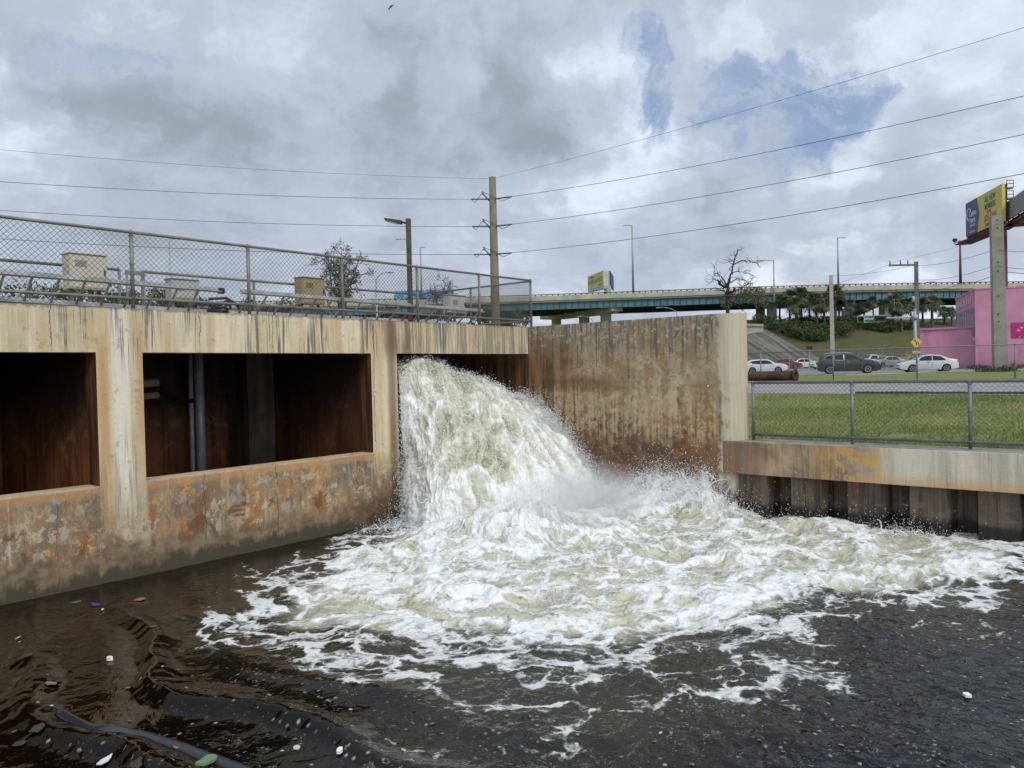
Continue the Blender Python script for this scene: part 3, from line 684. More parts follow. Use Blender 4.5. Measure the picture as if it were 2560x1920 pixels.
for _ in range(16):                                    # bursts torn off the upper and right margins
    n = 330; ci, cj = NA-1-abs(rng.normal(0, 45)), rng.uniform(.26, .85)*NB
    scatter(n, ci+rng.normal(0, 9, n), cj+rng.normal(0, 12, n), rng.exponential(.075, n), rng.uniform(.002, .007, n), .035)
n = 2500; scatter(n, rng.uniform(0, NA, n), rng.uniform(.2*NB, .36*NB, n), rng.exponential(.03, n), rng.uniform(.003, .008, n), .03)
# splash crown where the water runs along the foot of the wing wall and heaps in front of the jet
def splash(n, cx, cy, sx, sy, h, r0=.002, r1=.0062):
    c = np.stack([rng.normal(cx, sx, n), rng.normal(cy, sy, n), np.zeros(n)], -1); c[:, 0] = np.minimum(c[:, 0], 12.99)
    c[:, 2] = np.array([wz(*q[:2]) for q in c])+np.minimum(rng.exponential(h, n), h*5); cs.append(c); rs.append(rng.uniform(r0, r1, n)); st.append(rng.normal(0, 1, (n, 3))*rng.uniform(0, .9, (n, 1)))
splash(9000, 12.75, 7.1, .25, .75, .12); splash(1500, 12.9, 6.1, .15, .35, .16); splash(5200, 10.4, 7.9, 1.3, .4, .16); splash(2600, 8.7, 8.6, .4, .5, .17)
splash(1300, 8.7, 9.85, .35, .25, .08); splash(700, 13.05, 3.0, .12, .35, .09); splash(300, 12.95, 4.9, .2, .8, .15); splash(160, 12.8, 6.9, .25, .7, .45, .005, .011)
splash(5000, 9.6, 6.9, 1.5, 1.0, .018, .002, .006)
cs = np.concatenate(cs); rs = np.concatenate(rs); st = np.concatenate(st)
cs[:, 0] = np.minimum(cs[:, 0], 12.99); ok = (cs[:, 2] < ZB-.02) | (cs[:, 1] < YF-.05); cs, rs, st = cs[ok], rs[ok], st[ok]
v, f = drops(cs, rs, st)
sp = npmesh('spray', v, f, M_SPRAY, True, None, 3); tag(sp, 'countless white droplets flying off the torrent and the churned pool', 'spray', None, 'stuff')
# threads: thin ballistic ligaments at the ragged margins
mb = MB()
def thread(p, v, ln, r):
    k = 7; tt = np.linspace(0, ln, k); w = np.cumsum(rng.normal(0, .020, (k, 3)), 0)
    pts = np.asarray(p)+np.outer(tt, v)+np.outer(tt**2, (0, 0, -3.2))+w; pts[:, 0] = np.minimum(pts[:, 0], 12.985)
    mb.tube(pts, r*np.array([1.3, 1.1, .9, .75, .85, .6, .25])*rng.uniform(.75, 1.3, k), 4, False)
for _ in range(110):
    i = NA-1-int(abs(rng.normal(0, 12))); j = int(rng.uniform(.3, .97)*NB)
    thread(VG[i, j]+NG[i, j]*.01, NG[i, j]*rng.uniform(.1, .6)+np.array([rng.normal(-.1, .5), -rng.normal(.3, .5), rng.normal(.1, .5)]), rng.uniform(.06, .2), rng.uniform(.003, .007))
for _ in range(420):
    i = int(rng.uniform(0, NA)); j = int(rng.uniform(.3, .99)*NB)
    thread(VG[i, j]-NG[i, j]*.01, NG[i, j]*rng.uniform(.2, .7)+np.array([rng.normal(0, .4), -rng.uniform(.0, .7), rng.uniform(-.4, .5)]), rng.uniform(.08, .22), rng.uniform(.003, .007))
for _ in range(240):
    x, y = rng.normal(12.75, .2), rng.normal(6.9, .75); x = min(x, 12.98)
    thread((x, y, wz(x, y)-.02), np.array([rng.normal(-.2, .35), rng.normal(-.15, .45), rng.uniform(.6, 1.7)]), rng.uniform(.12, .34), rng.uniform(.004, .010))
for _ in range(130):
    x, y = rng.normal(8.75, .3), rng.normal(9.75, .3); thread((x, y, wz(x, y)-.02), np.array([rng.normal(-.3, .4), rng.normal(-.3, .4), rng.uniform(.4, 1.1)]), rng.uniform(.1, .25), rng.uniform(.004, .008))
for _ in range(50):
    x, y = rng.normal(13.0, .08), rng.normal(3.0, .25); x = min(x, 13.06); thread((x, y, wz(x, y)-.02), np.array([rng.normal(-.2, .3), rng.normal(0, .5), rng.uniform(.4, 1.2)]), rng.uniform(.1, .25), rng.uniform(.004, .008))
o = solo('splash_threads', mb, M_SPRAY, 'white threads of water torn from the ragged edge of the torrent', 'splash', (11, 8.5, ZW), None, True, 'stuff')
# mist hanging over the impact
mm = bpy.data.materials.new('mist'); mm.use_nodes = True; g = G(mm.node_tree); P = g.pos(); x, y, z = g.xyz(P)
ex = (x-10.9)/2.4; ey = (y-7.7)/1.35; ez = (z+2.35)/.85
rr = g.m('SQRT', ex*ex+ey*ey+ez*ez)
dn = g.ss(rr, .25, 1.0, 1.0, 0.0)*g.ss(g.noise(P, 1.9, 5, .62), .34, .62)*1.55
pv = g.node('ShaderNodeVolumePrincipled'); g.put(pv.inputs['Color'], (.93, .94, .95)); g.put(pv.inputs['Density'], dn); g.put(pv.inputs['Anisotropy'], .2)
oo = g.node('ShaderNodeOutputMaterial'); mm.node_tree.links.new(pv.outputs[0], oo.inputs['Volume'])
mb = MB(); mb.ell((10.55, 7.7, -2.35), 2.4, 1.35, .85, 24, 14)
o = solo('mist', mb, mm, 'faint white mist over the foot of the torrent', 'mist', (10.55, 7.7, -2.35), None, True, 'stuff')

# ============================================================ on the deck
def chain(mb, O, u, L, z0, z1, r=.003, s=.0725, n=3):
    O = np.asarray(O, float); u = np.asarray(u, float); Hh = z1-z0; off = np.cross(u, zv)*.0025
    for sg in (1, -1):
        c = -Hh if sg > 0 else 0.0
        lim = L if sg > 0 else L+Hh
        while c < lim:
            a0, h0 = (c, 0.0); a1, h1 = (c+sg*Hh, Hh)
            lo, hi = (0, 1)
            # clip to 0..L along the fence
            for (p, q, e, side) in ((a0, a1, 0.0, 1), (a0, a1, L, -1)):
                d0 = side*(p+(q-p)*lo-e); d1 = side*(p+(q-p)*hi-e)
                if d0 < 0 and d1 < 0: lo = hi = 0; break
                if d0 < 0: lo = lo+(hi-lo)*(-d0)/(d1-d0)
                elif d1 < 0: hi = lo+(hi-lo)*d0/(d0-d1)
            if hi-lo > 1e-4:
                A = O+u*(a0+(a1-a0)*lo)+zv*(z0+Hh*lo)+off*sg; B = O+u*(a0+(a1-a0)*hi)+zv*(z0+Hh*hi)+off*sg
                mb.tube([A, B], r, n, False)
            c += s
def fence(name, label, O, u, L, posts, z0, z1, zrail, mat, wire, group=None, pr=.026, tr=.021, pz=None, bottom=True, mesh_s=.0725, wr=.003, parts=True, top_extra=.02):
    O = np.asarray(O, float); u = np.asarray(u, float)
    th = thing(name, label, 'fence', O+zv*z0, group)
    mb = MB(); mb.tube([O+zv*z1, O+u*L+zv*z1], tr, 8); part('top_rail', mb, mat, th, True)
    if bottom: mb = MB(); mb.tube([O+zv*zrail, O+u*L+zv*zrail], tr*.95, 8); part('bottom_rail', mb, mat, th, True)
    for a in posts:
        mb = MB(); p = O+u*a; mb.tube([p+zv*((pz if pz is not None else z0)), p+zv*(z1-.005)], pr, 9); mb.lathe([(pr*1.15, -.02), (pr*1.15, .012), (.008, .035)], p+zv*z1, n=9)
        for zz in (zrail, z1-.05, (zrail+z1)/2): mb.lathe([(pr*1.12, 0), (pr*1.12, .02)], p+zv*zz, n=9)
        part('post', mb, mat, th, True)
    mb = MB(); chain(mb, O, u, L, z0+.03, z1+top_extra, wr, mesh_s); part('chain_mesh', mb, wire, th)
    return th
YD = 10.47
fence('chain_link_fence', 'tall weathered chain link fence along the coping of the pump station', (-4, YD, 0), (1, 0, 0), 17.23, [1.3, 3.06, 4.8, 6.94-.0, 8.66, 10.38, 12.12, 13.84, 15.54, 17.21], ZT, 1.965, 1.085, M_GALV, M_WIRE)
fence('chain_link_fence', 'short chain link fence returning along the right edge of the pump station roof', (13.235, YD+.06, 0), (0, 1, 0), 3.6, [1.75, 3.58], ZT, 1.955, 1.085, M_GALV, M_WIRE)
rl = thing('guard_rail', 'pipe guard rail along the rear edge of the pump station roof', 'guard rail', (4, 14.1, ZT))
for a, b in ((-4, 6.05), (6.45, 13.22)):
    mb = MB(); mb.tube([(a, 14.1, 1.955), (b, 14.1, 1.955)], .026, 8); part('top_rail', mb, M_GALV, rl, True)
    mb = MB(); mb.tube([(a, 14.1, 1.30), (b, 14.1, 1.30)], .02, 8); part('middle_rail', mb, M_GALV, rl, True)
    n = max(2, int((b-a)/1.72)); 
    for k in range(n+1):
        x = b-(b-a)*k/n; mb = MB(); mb.tube([(x, 14.1, ZT), (x, 14.1, 1.955)], .026, 8); part('post', mb, M_GALV, rl, True)
def ladder(x0, x1, zu0, zu1, zl0, zl1, label):
    th = thing('extension_ladder', label, 'ladder', (x0, 10.9, ZT), 'ladders lying against the fence')
    yu, yl = 10.56, 10.90
    up = lambda x: np.array([x, yu, zu0+(zu1-zu0)*(x-x0)/(x1-x0)]); lo = lambda x: np.array([x, yl, zl0+(zl1-zl0)*(x-x0)/(x1-x0)])
    dn = np.array([0, yl-yu, zl0-zu0]); dn /= np.linalg.norm(dn)
    for fn in (up, lo):
        mb = MB(); mb.bar(fn(x0), fn(x1), .030, .078, up=tuple(np.cross((1, 0, 0), dn)*-1)); part('rail', mb, M_ALU, th)
    x = x0+.16
    while x < x1-.05:
        mb = MB(); mb.tube([up(x), lo(x)], .0165, 8); mb.lathe([(.026, -.012), (.026, .012)], up(x), dn, 8); part('rung', mb, M_ALU, th, True); x += .305
    for fn in (up, lo):
        mb = MB(); p = fn(x1); mb.obox(p[:2], (1, 0), (0, 1), .05, .028, p[2]-.05, p[2]+.035); part('foot', mb, M_BLACK, th, bevel=.008)
    return th
ladder(.6, 5.98, 1.345, 1.285, 1.06, .985, 'long aluminium ladder on its side against the fence left of the gap')
ladder(6.3, 11.78, 1.29, 1.235, .995, .985, 'long aluminium ladder on its side passing behind the timber lamp post')
def cabinet(x0, x1, y0, y1, z0, z1, mat, label, legs=True, conduits=0):
    th = thing('electrical_cabinet', label, 'cabinet', ((x0+x1)/2, (y0+y1)/2, ZT), 'cabinets on the pump station roof')
    mb = MB(); mb.box(x0, x1, y0, y1, z0, z1); part('housing', mb, mat, th, bevel=.012)
    mb = MB(); mb.box(x0-.012, x1+.012, y0-.03, y1+.01, z1+.001, z1+.02); mb.box(x0+.02, x1-.02, y0-.014, y0-.002, z0+.03, z1-.03); part('door', mb, mat, th, bevel=.004)
    mb = MB()
    for k in range(5): mb.box(x0+.08, x0+.08+(x1-x0)*.3, y0-.0175, y0-.0145, z1-.12-.022*k, z1-.112-.022*k)
    part('vent', mb, M_DARK, th)
    mb = MB(); mb.box(x1-.06, x1-.04, y0-.035, y0-.015, (z0+z1)/2-.05, (z0+z1)/2+.05); part('handle', mb, M_DARK, th)
    if legs:
        for x in (x0+.12, x1-.12):
            mb = MB(); mb.box(x-.025, x+.025, y1+.005, y1+.055, ZT-.006, z1-.1); part('leg', mb, M_GALV, th)
    for k in range(conduits):
        x = x0+.08+k*(x1-x0-.16)/max(1, conduits-1)
        mb = MB(); mb.tube([(x, (y0+y1)/2, z0), (x, (y0+y1)/2, z0-.12), (x+.02, (y0+y1)/2, ZT-.006)], .03, 8); part('conduit', mb, M_PIPE_R if k % 2 else M_GALV, th, True)
    return th
M_PIPE_R = simple('rust_red_pipe', (.12, .045, .03), .7, .1)
cabinet(5.07, 5.66, 13.65, 13.97, 1.52, 2.10, M_CREAMBOX, 'large cream electrical cabinet with conduits under it left of the tall fence post', True, 4)
cabinet(9.58, 10.15, 13.68, 13.97, 1.51, 2.06, M_TANBOX, 'tan brown electrical cabinet beside the bare tree left of the lamp post', True, 2)
cabinet(6.80, 7.33, 13.72, 13.97, 1.45, 1.82, M_GREYBOX, 'pale low cabinet beyond the end of the left ladder', True, 1)
cabinet(12.35, 12.87, 12.1, 12.32, 1.34, 1.73, M_GREYBOX, 'grey cabinet near the right end of the roof in front of the large pole', True, 1)
# gate frame in the gap of the rear rail
gt = thing('gate_frame', 'small galvanised gate frame in the gap of the rear guard rail', 'gate', (6.25, 13.9, ZT))
for x in (6.10, 6.40):
    mb = MB(); mb.tube([(x, 13.92, ZT), (x, 13.92, 1.86)], .02, 8); part('upright', mb, M_GALV2, gt, True)
mb = MB(); mb.box(6.08, 6.42, 13.90, 13.94, 1.862, 1.93); part('crossbar', mb, M_GALV2, gt)
# rubber hose heap and a black cable tray between the ladders
mb = MB()
for k in range(4):
    an = np.linspace(0, 5.5, 30); mb.tube(np.stack([6.42+.20*np.cos(an+k), 11.5+.25*np.sin(an+k), 1.0+.06*k+.05*np.sin(an*2+k)], -1), .022, 6)
mb.tube([(6.3, 11.5, 1.25), (6.6, 11.5, 1.28), (6.75, 11.5, 1.20), (7.0, 11.5, 1.02), (7.9, 11.4, .97), (9.0, 11.3, .97)], .025, 6)
solo('coiled_hose', mb, M_BLACK, 'black rubber hose coiled on the roof between the two ladders', 'hose', (6.4, 11.5, .94), None, True)
# lamp post
lp = thing('lamp_post', 'square timber lamp post with a dark floodlight rising through the fence', 'lamp post', (9.78, 10.56, ZT))
mb = MB(); mb.obox((9.775, 10.60), (.8, .6), (-.6, .8), .043, .043, ZT-.004, 2.86); part('post', mb, M_WOOD, lp, bevel=.006)
fl_ = thing_lamp = None
a = np.array([9.74, 10.62, 2.78]); b = np.array([9.49, 10.92, 2.86])
mb = MB(); mb.bar(a, a+(b-a)*.35, .035); part('bracket', mb, M_DARK, lp)
mb = MB(); d = (b-a)/np.linalg.norm(b-a); sx = np.cross(d, zv); sx /= np.linalg.norm(sx); un = np.cross(sx, d)
q = lambda t_, w, h0, h1: [a+d*t_-sx*w+un*h0, a+d*t_+sx*w+un*h0, a+d*t_+sx*w*.8+un*h1, a+d*t_-sx*w*.8+un*h1]
L_ = np.linalg.norm(b-a); s0, s1 = q(.08, .07, -.035, .03), q(L_, .11, -.02, .012)
mb.add(s0+s1, [(3, 2, 1, 0), (4, 5, 6, 7), (0, 1, 5, 4), (1, 2, 6, 5), (2, 3, 7, 6), (3, 0, 4, 7)]); part('lamp_head', mb, M_DARK, lp, bevel=.008)
mb = MB(); c = [a+d*.16-sx*.06-un*.037, a+d*.16+sx*.06-un*.037, a+d*(L_-.04)+sx*.09-un*.026, a+d*(L_-.04)-sx*.09-un*.026]; mb.slab(c, -un*.006); part('lens', mb, simple('lamp_lens', (.5, .5, .46), .2), lp)

# low fence on the bulkhead
fence('chain_link_fence', 'low grey chain link fence standing on the bulkhead cap before the lawn', (13.36, 5.58, 0), (0, -1, 0), 15.5, [0.03]+[1.72+1.7*k for k in range(9)], -1.343, -.312, -1.24, M_GALV2, M_WIREN, pr=.028, tr=.026, top_extra=-.01, wr=.0023)

# ============================================================ ground, lawn, roads
def hillz(D, lat):
    base = -.93+.27*smo(D, 84, 108)
    h = 8.1*smo(D, 112, 142)*smo(lat, 24, 44)
    return base+h
def gz(x, y):
    x = np.asarray(x, float); y = np.asarray(y, float); D = x*hv[0]+y*hv[1]; lat = x*rv[0]+y*rv[1]
    near = -1.37+.44*smo(x, 13.6, 23.5)
    wob = .035*np.sin(x*.9+1)*np.sin(y*.8)+.05*np.sin(x*.33)*np.cos(y*.41+2)
    z = np.where(x < 24, near+wob*smo(x, 14.2, 16)*(1-smo(x, 21.5, 23.5)), hillz(D, lat))
    return np.where(x < 13.7, np.where(y > 14, -.93, z), z)
def onhill(px, py, D0=100., D1=175.):
    d = ray(px, py); d = d/(d@hv)
    Ds = np.linspace(D0, D1, 900); P = d[None]*Ds[:, None]; e = P[:, 2]-gz(P[:, 0], P[:, 1]); k = np.where(np.sign(e[1:]) != np.sign(e[:-1]))[0]
    return P[k[0]] if len(k) else P[int(np.argmin(np.abs(e)))]
def ground_mat(name, c1, c2, c3, bump=.5):
    m, g = newmat(name); P = g.pos(); n1 = g.noise(P, .35, 6, .6); n2 = g.noise(P, 3.5, 6, .65); n3 = g.noise(P, 18, 5, .7)
    c = g.mix(g.ss(n1*.5+n2*.5, .38, .62), c1, c2); c = g.mix(g.ss(n2*.6+n3*.4, .5, .66)*.7, c, c3)
    g.out(c, .95, 0, g.bump(n3+n2, bump, .06), .15); return m
M_GRASS = ground_mat('lawn', (.155, .19, .048), (.22, .225, .075), (.29, .25, .11))
M_HILL = ground_mat('dry_grass', (.070, .074, .028), (.110, .098, .048), (.140, .110, .062))
gx = np.concatenate([[-900, -400, -150, -60, -20, -6, 2, 8, 13.66], np.arange(14.2, 24.2, .5), [24.2], np.arange(27, 61, 3.5), np.arange(62, 150, 3.0), [160, 180, 230, 320, 500, 900, 2000, 4500]])
gy = np.concatenate([[-4500, -1500, -500, -200, -100, -60, -45], np.arange(-36, 14, 2.0), [14.45], np.arange(16, 110, 3.0), [120, 150, 200, 300, 600, 1500, 4500]])
GXX, GYY = np.meshgrid(gx, gy, indexing='ij'); GZZ = gz(GXX, GYY)
qd = gridq(len(gx), len(gy)); cxm = (GXX[:-1, :-1]+GXX[1:, 1:]).ravel()/2; cym = (GYY[:-1, :-1]+GYY[1:, 1:]).ravel()/2
qd = qd[~((cxm < 13.66) & (cym < 14.45))]
gr = npmesh('ground', np.stack([GXX.ravel(), GYY.ravel(), GZZ.ravel()], -1), qd, M_GRASS); tag(gr, None, None, None, 'structure')
# grass blades on the lawn behind the low fence
n = 90000; bx = 13.7+(rng.random(n)**1.25)*10.3; by = rng.uniform(-6.5, 6.6, n)*(1+(bx-13.7)*.035)+ (bx-13.7)*.05
keep = fbm(np.stack([bx*.8, by*.8, 0*bx], -1), 3, .5, 5) > -.55; bx, by = bx[keep], by[keep]; n = len(bx)
bz = gz(bx, by); hgt = rng.uniform(.025, .065, n)*(1+.5*fbm(np.stack([bx*.7, by*.7, 0*bx+4], -1), 2, .5, 8)); an = rng.uniform(0, 6.28, n); w = rng.uniform(.005, .011, n)
ln = rng.normal(0, .03, (n, 2)); b0 = np.stack([bx+np.cos(an)*w, by+np.sin(an)*w, bz-.01], -1); b1 = np.stack([bx-np.cos(an)*w, by-np.sin(an)*w, bz-.01], -1); b2 = np.stack([bx+ln[:, 0], by+ln[:, 1], bz+hgt], -1)
vv = np.stack([b0, b1, b2], 1).reshape(-1, 3); hue = np.repeat(np.clip(rng.normal(.45, .25, n)+1.1*fbm(np.stack([bx*.5, by*.5, 0*bx], -1), 4, .55, 6), 0, 1), 3)
m_bl, g = newmat('grass_blade'); hue_ = g.attr('hue'); g.out(g.mix(hue_, (.125, .205, .042), (.36, .345, .125)), .8, 0, None, .15)
gb = npmesh('grass', vv, np.arange(n*3).reshape(-1, 3), m_bl, False, dict(hue=hue), 3); tag(gb, 'mown green lawn sloping up from the bulkhead to the service road', 'grass', None, 'stuff')
def asphalt(name, c, streak=True):
    m, g = newmat(name); P = g.pos(); n1 = g.noise(P, .5, 6, .6); n2 = g.noise(P, (.25, 2.0, 2.0), 5, .6); n3 = g.noise(P, 25, 4, .7)
    c_ = g.mix(g.ss(n1*.5+n2*.5, .35, .65), tuple(v*.82 for v in c), tuple(v*1.16 for v in c)); c_ = g.mix(g.ss(n3, .5, .7)*.4, c_, tuple(v*1.35 for v in c))
    g.out(c_, .9, 0, g.bump(n3, .2, .02), .2); return m
M_ROAD = asphalt('worn_asphalt', (.29, .272, .26)); M_STREET = asphalt('street_asphalt', (.25, .245, .235)); M_GRAV = asphalt('gravel', (.26, .24, .20))
def sheet(name, poly, mat, dz, label=None, kind='structure', res=None):
    p = np.asarray(poly, float)
    mb = MB(); mb.slab([(x, y, float(gz(x, y))+dz) for x, y in p], (0, 0, -.12)); return solo(name, mb, mat, label, None, (p[0][0], p[0][1], 0), None, False, kind)
mb = MB()
ys = np.arange(-60, 60, 1.0); e0 = 24.25+.12*np.sin(ys*.7)+.15*fbm(np.stack([ys*.4, ys*0, ys*0], -1), 3, .5, 2)
mb.add(np.concatenate([np.stack([e0, ys, 0*ys-.922], -1), np.stack([0*ys+38.0+.3*np.sin(ys*.3), ys, 0*ys-.922], -1)]), [(i, i+1, len(ys)+i+1, len(ys)+i) for i in range(len(ys)-1)])
tag(solo('service_road', mb, M_ROAD, None, None, (30, 0, -.92)), None, None, None, 'structure')
# dark broken edge and gravel strip between lawn and road
mb = MB(); ys = np.arange(-9, 5.5, .25); w0 = 23.35+.22*fbm(np.stack([ys*.9, ys*0, ys*0], -1), 4, .6, 12)+.15
mb.add(np.concatenate([np.stack([w0, ys, gz(w0, ys)+.012], -1), np.stack([0*ys+24.24, ys, 0*ys-.917], -1)]), [(i, i+1, len(ys)+i+1, len(ys)+i) for i in range(len(ys)-1)])
tag(solo('gravel_verge', mb, M_GRAV, None, None, (24, 0, -.92)), None, None, None, 'structure')
mb = MB(); ys = np.arange(-12, 7, .3); wd_ = .10+.05*np.sin(ys*.9); nn_ = .05*fbm(np.stack([ys*1.3, ys*0, ys*0], -1), 3, .5, 17)
v = []; 
for k, yk in enumerate(ys):
    for dx_, dz_ in ((-.10, 0), (-.06, .07), (.08, .065), (.13, 0)): v.append((24.30+dx_+nn_[k], yk, -.925+dz_+nn_[k]*.3))
mb.add(v, [(4*i+j, 4*i+j+1, 4*i+j+5, 4*i+j+4) for i in range(len(ys)-1) for j in range(3)])
tag(solo('road_edge', mb, asphalt('dark_asphalt_lip', (.045, .04, .036)), None, None, (24.3, 0, -.92)), None, None, None, 'structure')
# the street with parked cars
st_near = [onz(px, py, -.93)[:2] for px, py in ((1700, 940), (2110, 938.5), (2330, 931), (2560, 925.5), (2800, 921))]
st_far = [at(px, 900, 113)[:2] for px in (2800, 2500, 2250, 2000, 1700)]
rows = 9; V_s = []; Nn_ = 40
na = np.array(st_near); fa = np.array(st_far[::-1]); tt = np.linspace(0, 1, Nn_)
ni = np.stack([np.interp(tt, np.linspace(0, 1, 5), na[:, k]) for k in (0, 1)], -1); fi = np.stack([np.interp(tt, np.linspace(0, 1, 5), fa[:, k]) for k in (0, 1)], -1)
for r_ in range(rows):
    p_ = ni+(fi-ni)*r_/(rows-1); V_s.append(np.stack([p_[:, 0], p_[:, 1], gz(p_[:, 0], p_[:, 1])+.02], -1))
mb = MB(); mb.add(np.concatenate(V_s), [tuple(q) for q in gridq(rows, Nn_)]); tag(solo('street', mb, M_STREET, None, None, (70, 15, -.9)), None, None, None, 'structure')
mb = MB(); k_ = np.stack([ni[:, 0], ni[:, 1], gz(ni[:, 0], ni[:, 1])], -1)
hd = np.append(hv[:2]*.45, 0); top = k_+zv*.06
for i in range(Nn_-1): mb.hexa([k_[i]-zv*.1, k_[i+1]-zv*.1, k_[i+1]+hd-zv*.1, k_[i]+hd-zv*.1, top[i], top[i+1], top[i+1]+hd, top[i]+hd])
tag(solo('street_kerb', mb, simple('kerb_concrete', (.42, .40, .36), .9), None, None, (70, 15, -.9)), None, None, None, 'structure')
# embankment skin: dry grass and the concrete slope paving under the bridge abutment
pxs = np.linspace(1800, 2420, 40); pys = np.linspace(800, 893, 22)
E_ = np.array([[onhill(px, py, 112, 150) for py in pys] for px in pxs]); mb = MB(); mb.add((E_+zv*.03).reshape(-1, 3), [tuple(q) for q in gridq(40, 22)])
o = solo('embankment', mb, M_HILL, None, None, (100, 30, 0), None, True); tag(o, None, None, None, 'structure')
def pave_mat():
    m, g = newmat('slope_paving'); P = g.pos(); x, y, z = g.xyz(P)
    lt_ = g.vm('DOT_PRODUCT', P, tuple(rv)); s = g.noise(g.comb(lt_*.85+z*.35, 0.0, z*.10), 1.0, 6, .65); n = g.noise(P, .8, 6, .6); r = g.ss(g.m('FRACT', z*.55), .93, .98)
    c = g.mix(g.ss(s, .38, .64), (.055, .050, .042), (.20, .185, .16)); c = g.mix(g.ss(n, .5, .65)*.5, c, (.10, .09, .07)); c = g.mix(r*.2, c, (.04, .036, .03)); g.out(c, .95, 0, None, .15); return m
rw = []
for k in range(14):
    u = k/13; py = 818+(912-818)*u; xl = 1880-45*u; xr = 1912+(2058-1912)*u
    rw.append([onhill(xl+(xr-xl)*q, py, 106, 150)+zv*.12 for q in np.linspace(0, 1, 16)])
mb = MB(); mb.add(np.array(rw).reshape(-1, 3), [tuple(q) for q in gridq(14, 16)]); tag(solo('slope_paving', mb, pave_mat(), None, None, (90, 40, 0), None, True), None, None, None, 'structure')

# ============================================================ overpass
def lat_of(P): return float(np.dot(P[:2], rv[:2]))
def wpt(lat, D, z): return rv*lat+hv*D+zv*z
M_PARA = simple('parapet_concrete', (.42, .39, .29), .9, var=.15, scale=.6); M_BLUE = simple('blue_girder_paint', (.075, .155, .205), .6, var=.2, scale=.5)
M_BLUED = simple('blue_stiffener_shadow', (.03, .07, .10), .6); M_UNDER = simple('soffit_shadowed_steel', (.022, .032, .045), .8)  # stiffener blue darkened to paint in the shadow lines
M_PIER = simple('pier_concrete', (.36, .34, .29), .9, var=.2, scale=.4); M_POLE = simple('lamp_pole_aluminium', (.30, .30, .29), .5, .3)
ov = thing('overpass', 'long highway overpass of pale parapet and blue steel girders across the background', 'overpass', wpt(40, 150, 12))
pxs = [300, 700, 970, 1332, 1600, 1920, 2074, 2320, 2560, 3200]; pys = [756, 752, 748, 737, 727, 715, 709, 706, 703, 695]
HT = 15.0; axis_pts = []
for px, py in zip(pxs, pys):
    k = at(px, py, 1)[2]; D = HT/k; P = at(px, py, D); axis_pts.append((lat_of(P), D))
axis_pts = np.array(axis_pts)
lats = np.linspace(axis_pts[0, 0], axis_pts[-1, 0], 70); sm = np.interp(lats, axis_pts[:, 0], axis_pts[:, 1]); sm = np.convolve(np.pad(sm, 6, mode='edge'), np.ones(13)/13, 'valid')
F_ = np.stack([lats, sm], -1)
def strip(prof, F=F_):                                  # sweep a profile of (depth behind the face, z) along the bridge
    mb = MB(); v = []; n = len(prof)
    for lt, D in F: v += [wpt(lt, D+d, z) for d, z in prof]
    mb.add(v, [(i*n+j, i*n+(j+1) % n, (i+1)*n+(j+1) % n, (i+1)*n+j) for i in range(len(F)-1) for j in range(n)]); return mb
part('parapet', strip([(0, 13.75), (.45, 13.75), (.45, 14.72), (.0, 14.62)]), M_PARA, ov)
part('fascia', strip([(.25, 13.42), (.7, 13.42), (.7, 13.748), (.25, 13.748)]), M_PIER, ov)
gird = part('girder', strip([(.75, 12.08), (.80, 12.08), (.80, 13.418), (.75, 13.418)]), M_BLUE, ov)
mb = strip([(.62, 12.0), (.92, 12.0), (.92, 12.078), (.62, 12.078)]); part('flange', mb, M_BLUE, ov)
mb = MB()
for lt in np.arange(lats[0], lats[-1], 1.22):
    D = np.interp(lt, F_[:, 0], F_[:, 1]); c = wpt(lt, D+.68, 0); mb.obox(c[:2], rv, hv, .05, .068, 12.08, 13.4)
gmb = strip([(.75, 12.08), (.80, 12.08), (.80, 13.418), (.75, 13.418)]); nf = len(gmb.f); gmb.add(np.concatenate(mb.v), mb.f)
me_ = mesh_of('girder', np.concatenate(gmb.v)-ORG[ov], gmb.f, M_BLUE); me_.materials.append(M_BLUED); gird.data = me_
me_.polygons.foreach_set('material_index', [0]*nf+[1]*(len(gmb.f)-nf))
for dd in (4.0, 8.0, 12.0, 16.0, 19.0):
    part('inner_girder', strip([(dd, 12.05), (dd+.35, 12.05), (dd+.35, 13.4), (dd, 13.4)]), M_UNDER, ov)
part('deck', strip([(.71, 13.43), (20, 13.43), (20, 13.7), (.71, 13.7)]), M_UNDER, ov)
part('far_parapet', strip([(19.5, 13.705), (20, 13.705), (20, 14.5), (19.5, 14.5)]), M_PARA, ov)
mb = MB(); D_ = lambda lt: float(np.interp(lt, F_[:, 0], F_[:, 1]))
for lt in np.arange(lats[0], lats[-1], 1.12):
    c = wpt(lt, D_(lt)+.2, 0); mb.obox(c[:2], rv, hv, .11, .10, 14.66, 14.86)
r_ = strip([(.14, 14.862), (.30, 14.862), (.30, 15.0), (.14, 15.0)]); r_.add(np.concatenate(mb.v), mb.f); part('rail', r_, M_DARK, ov)
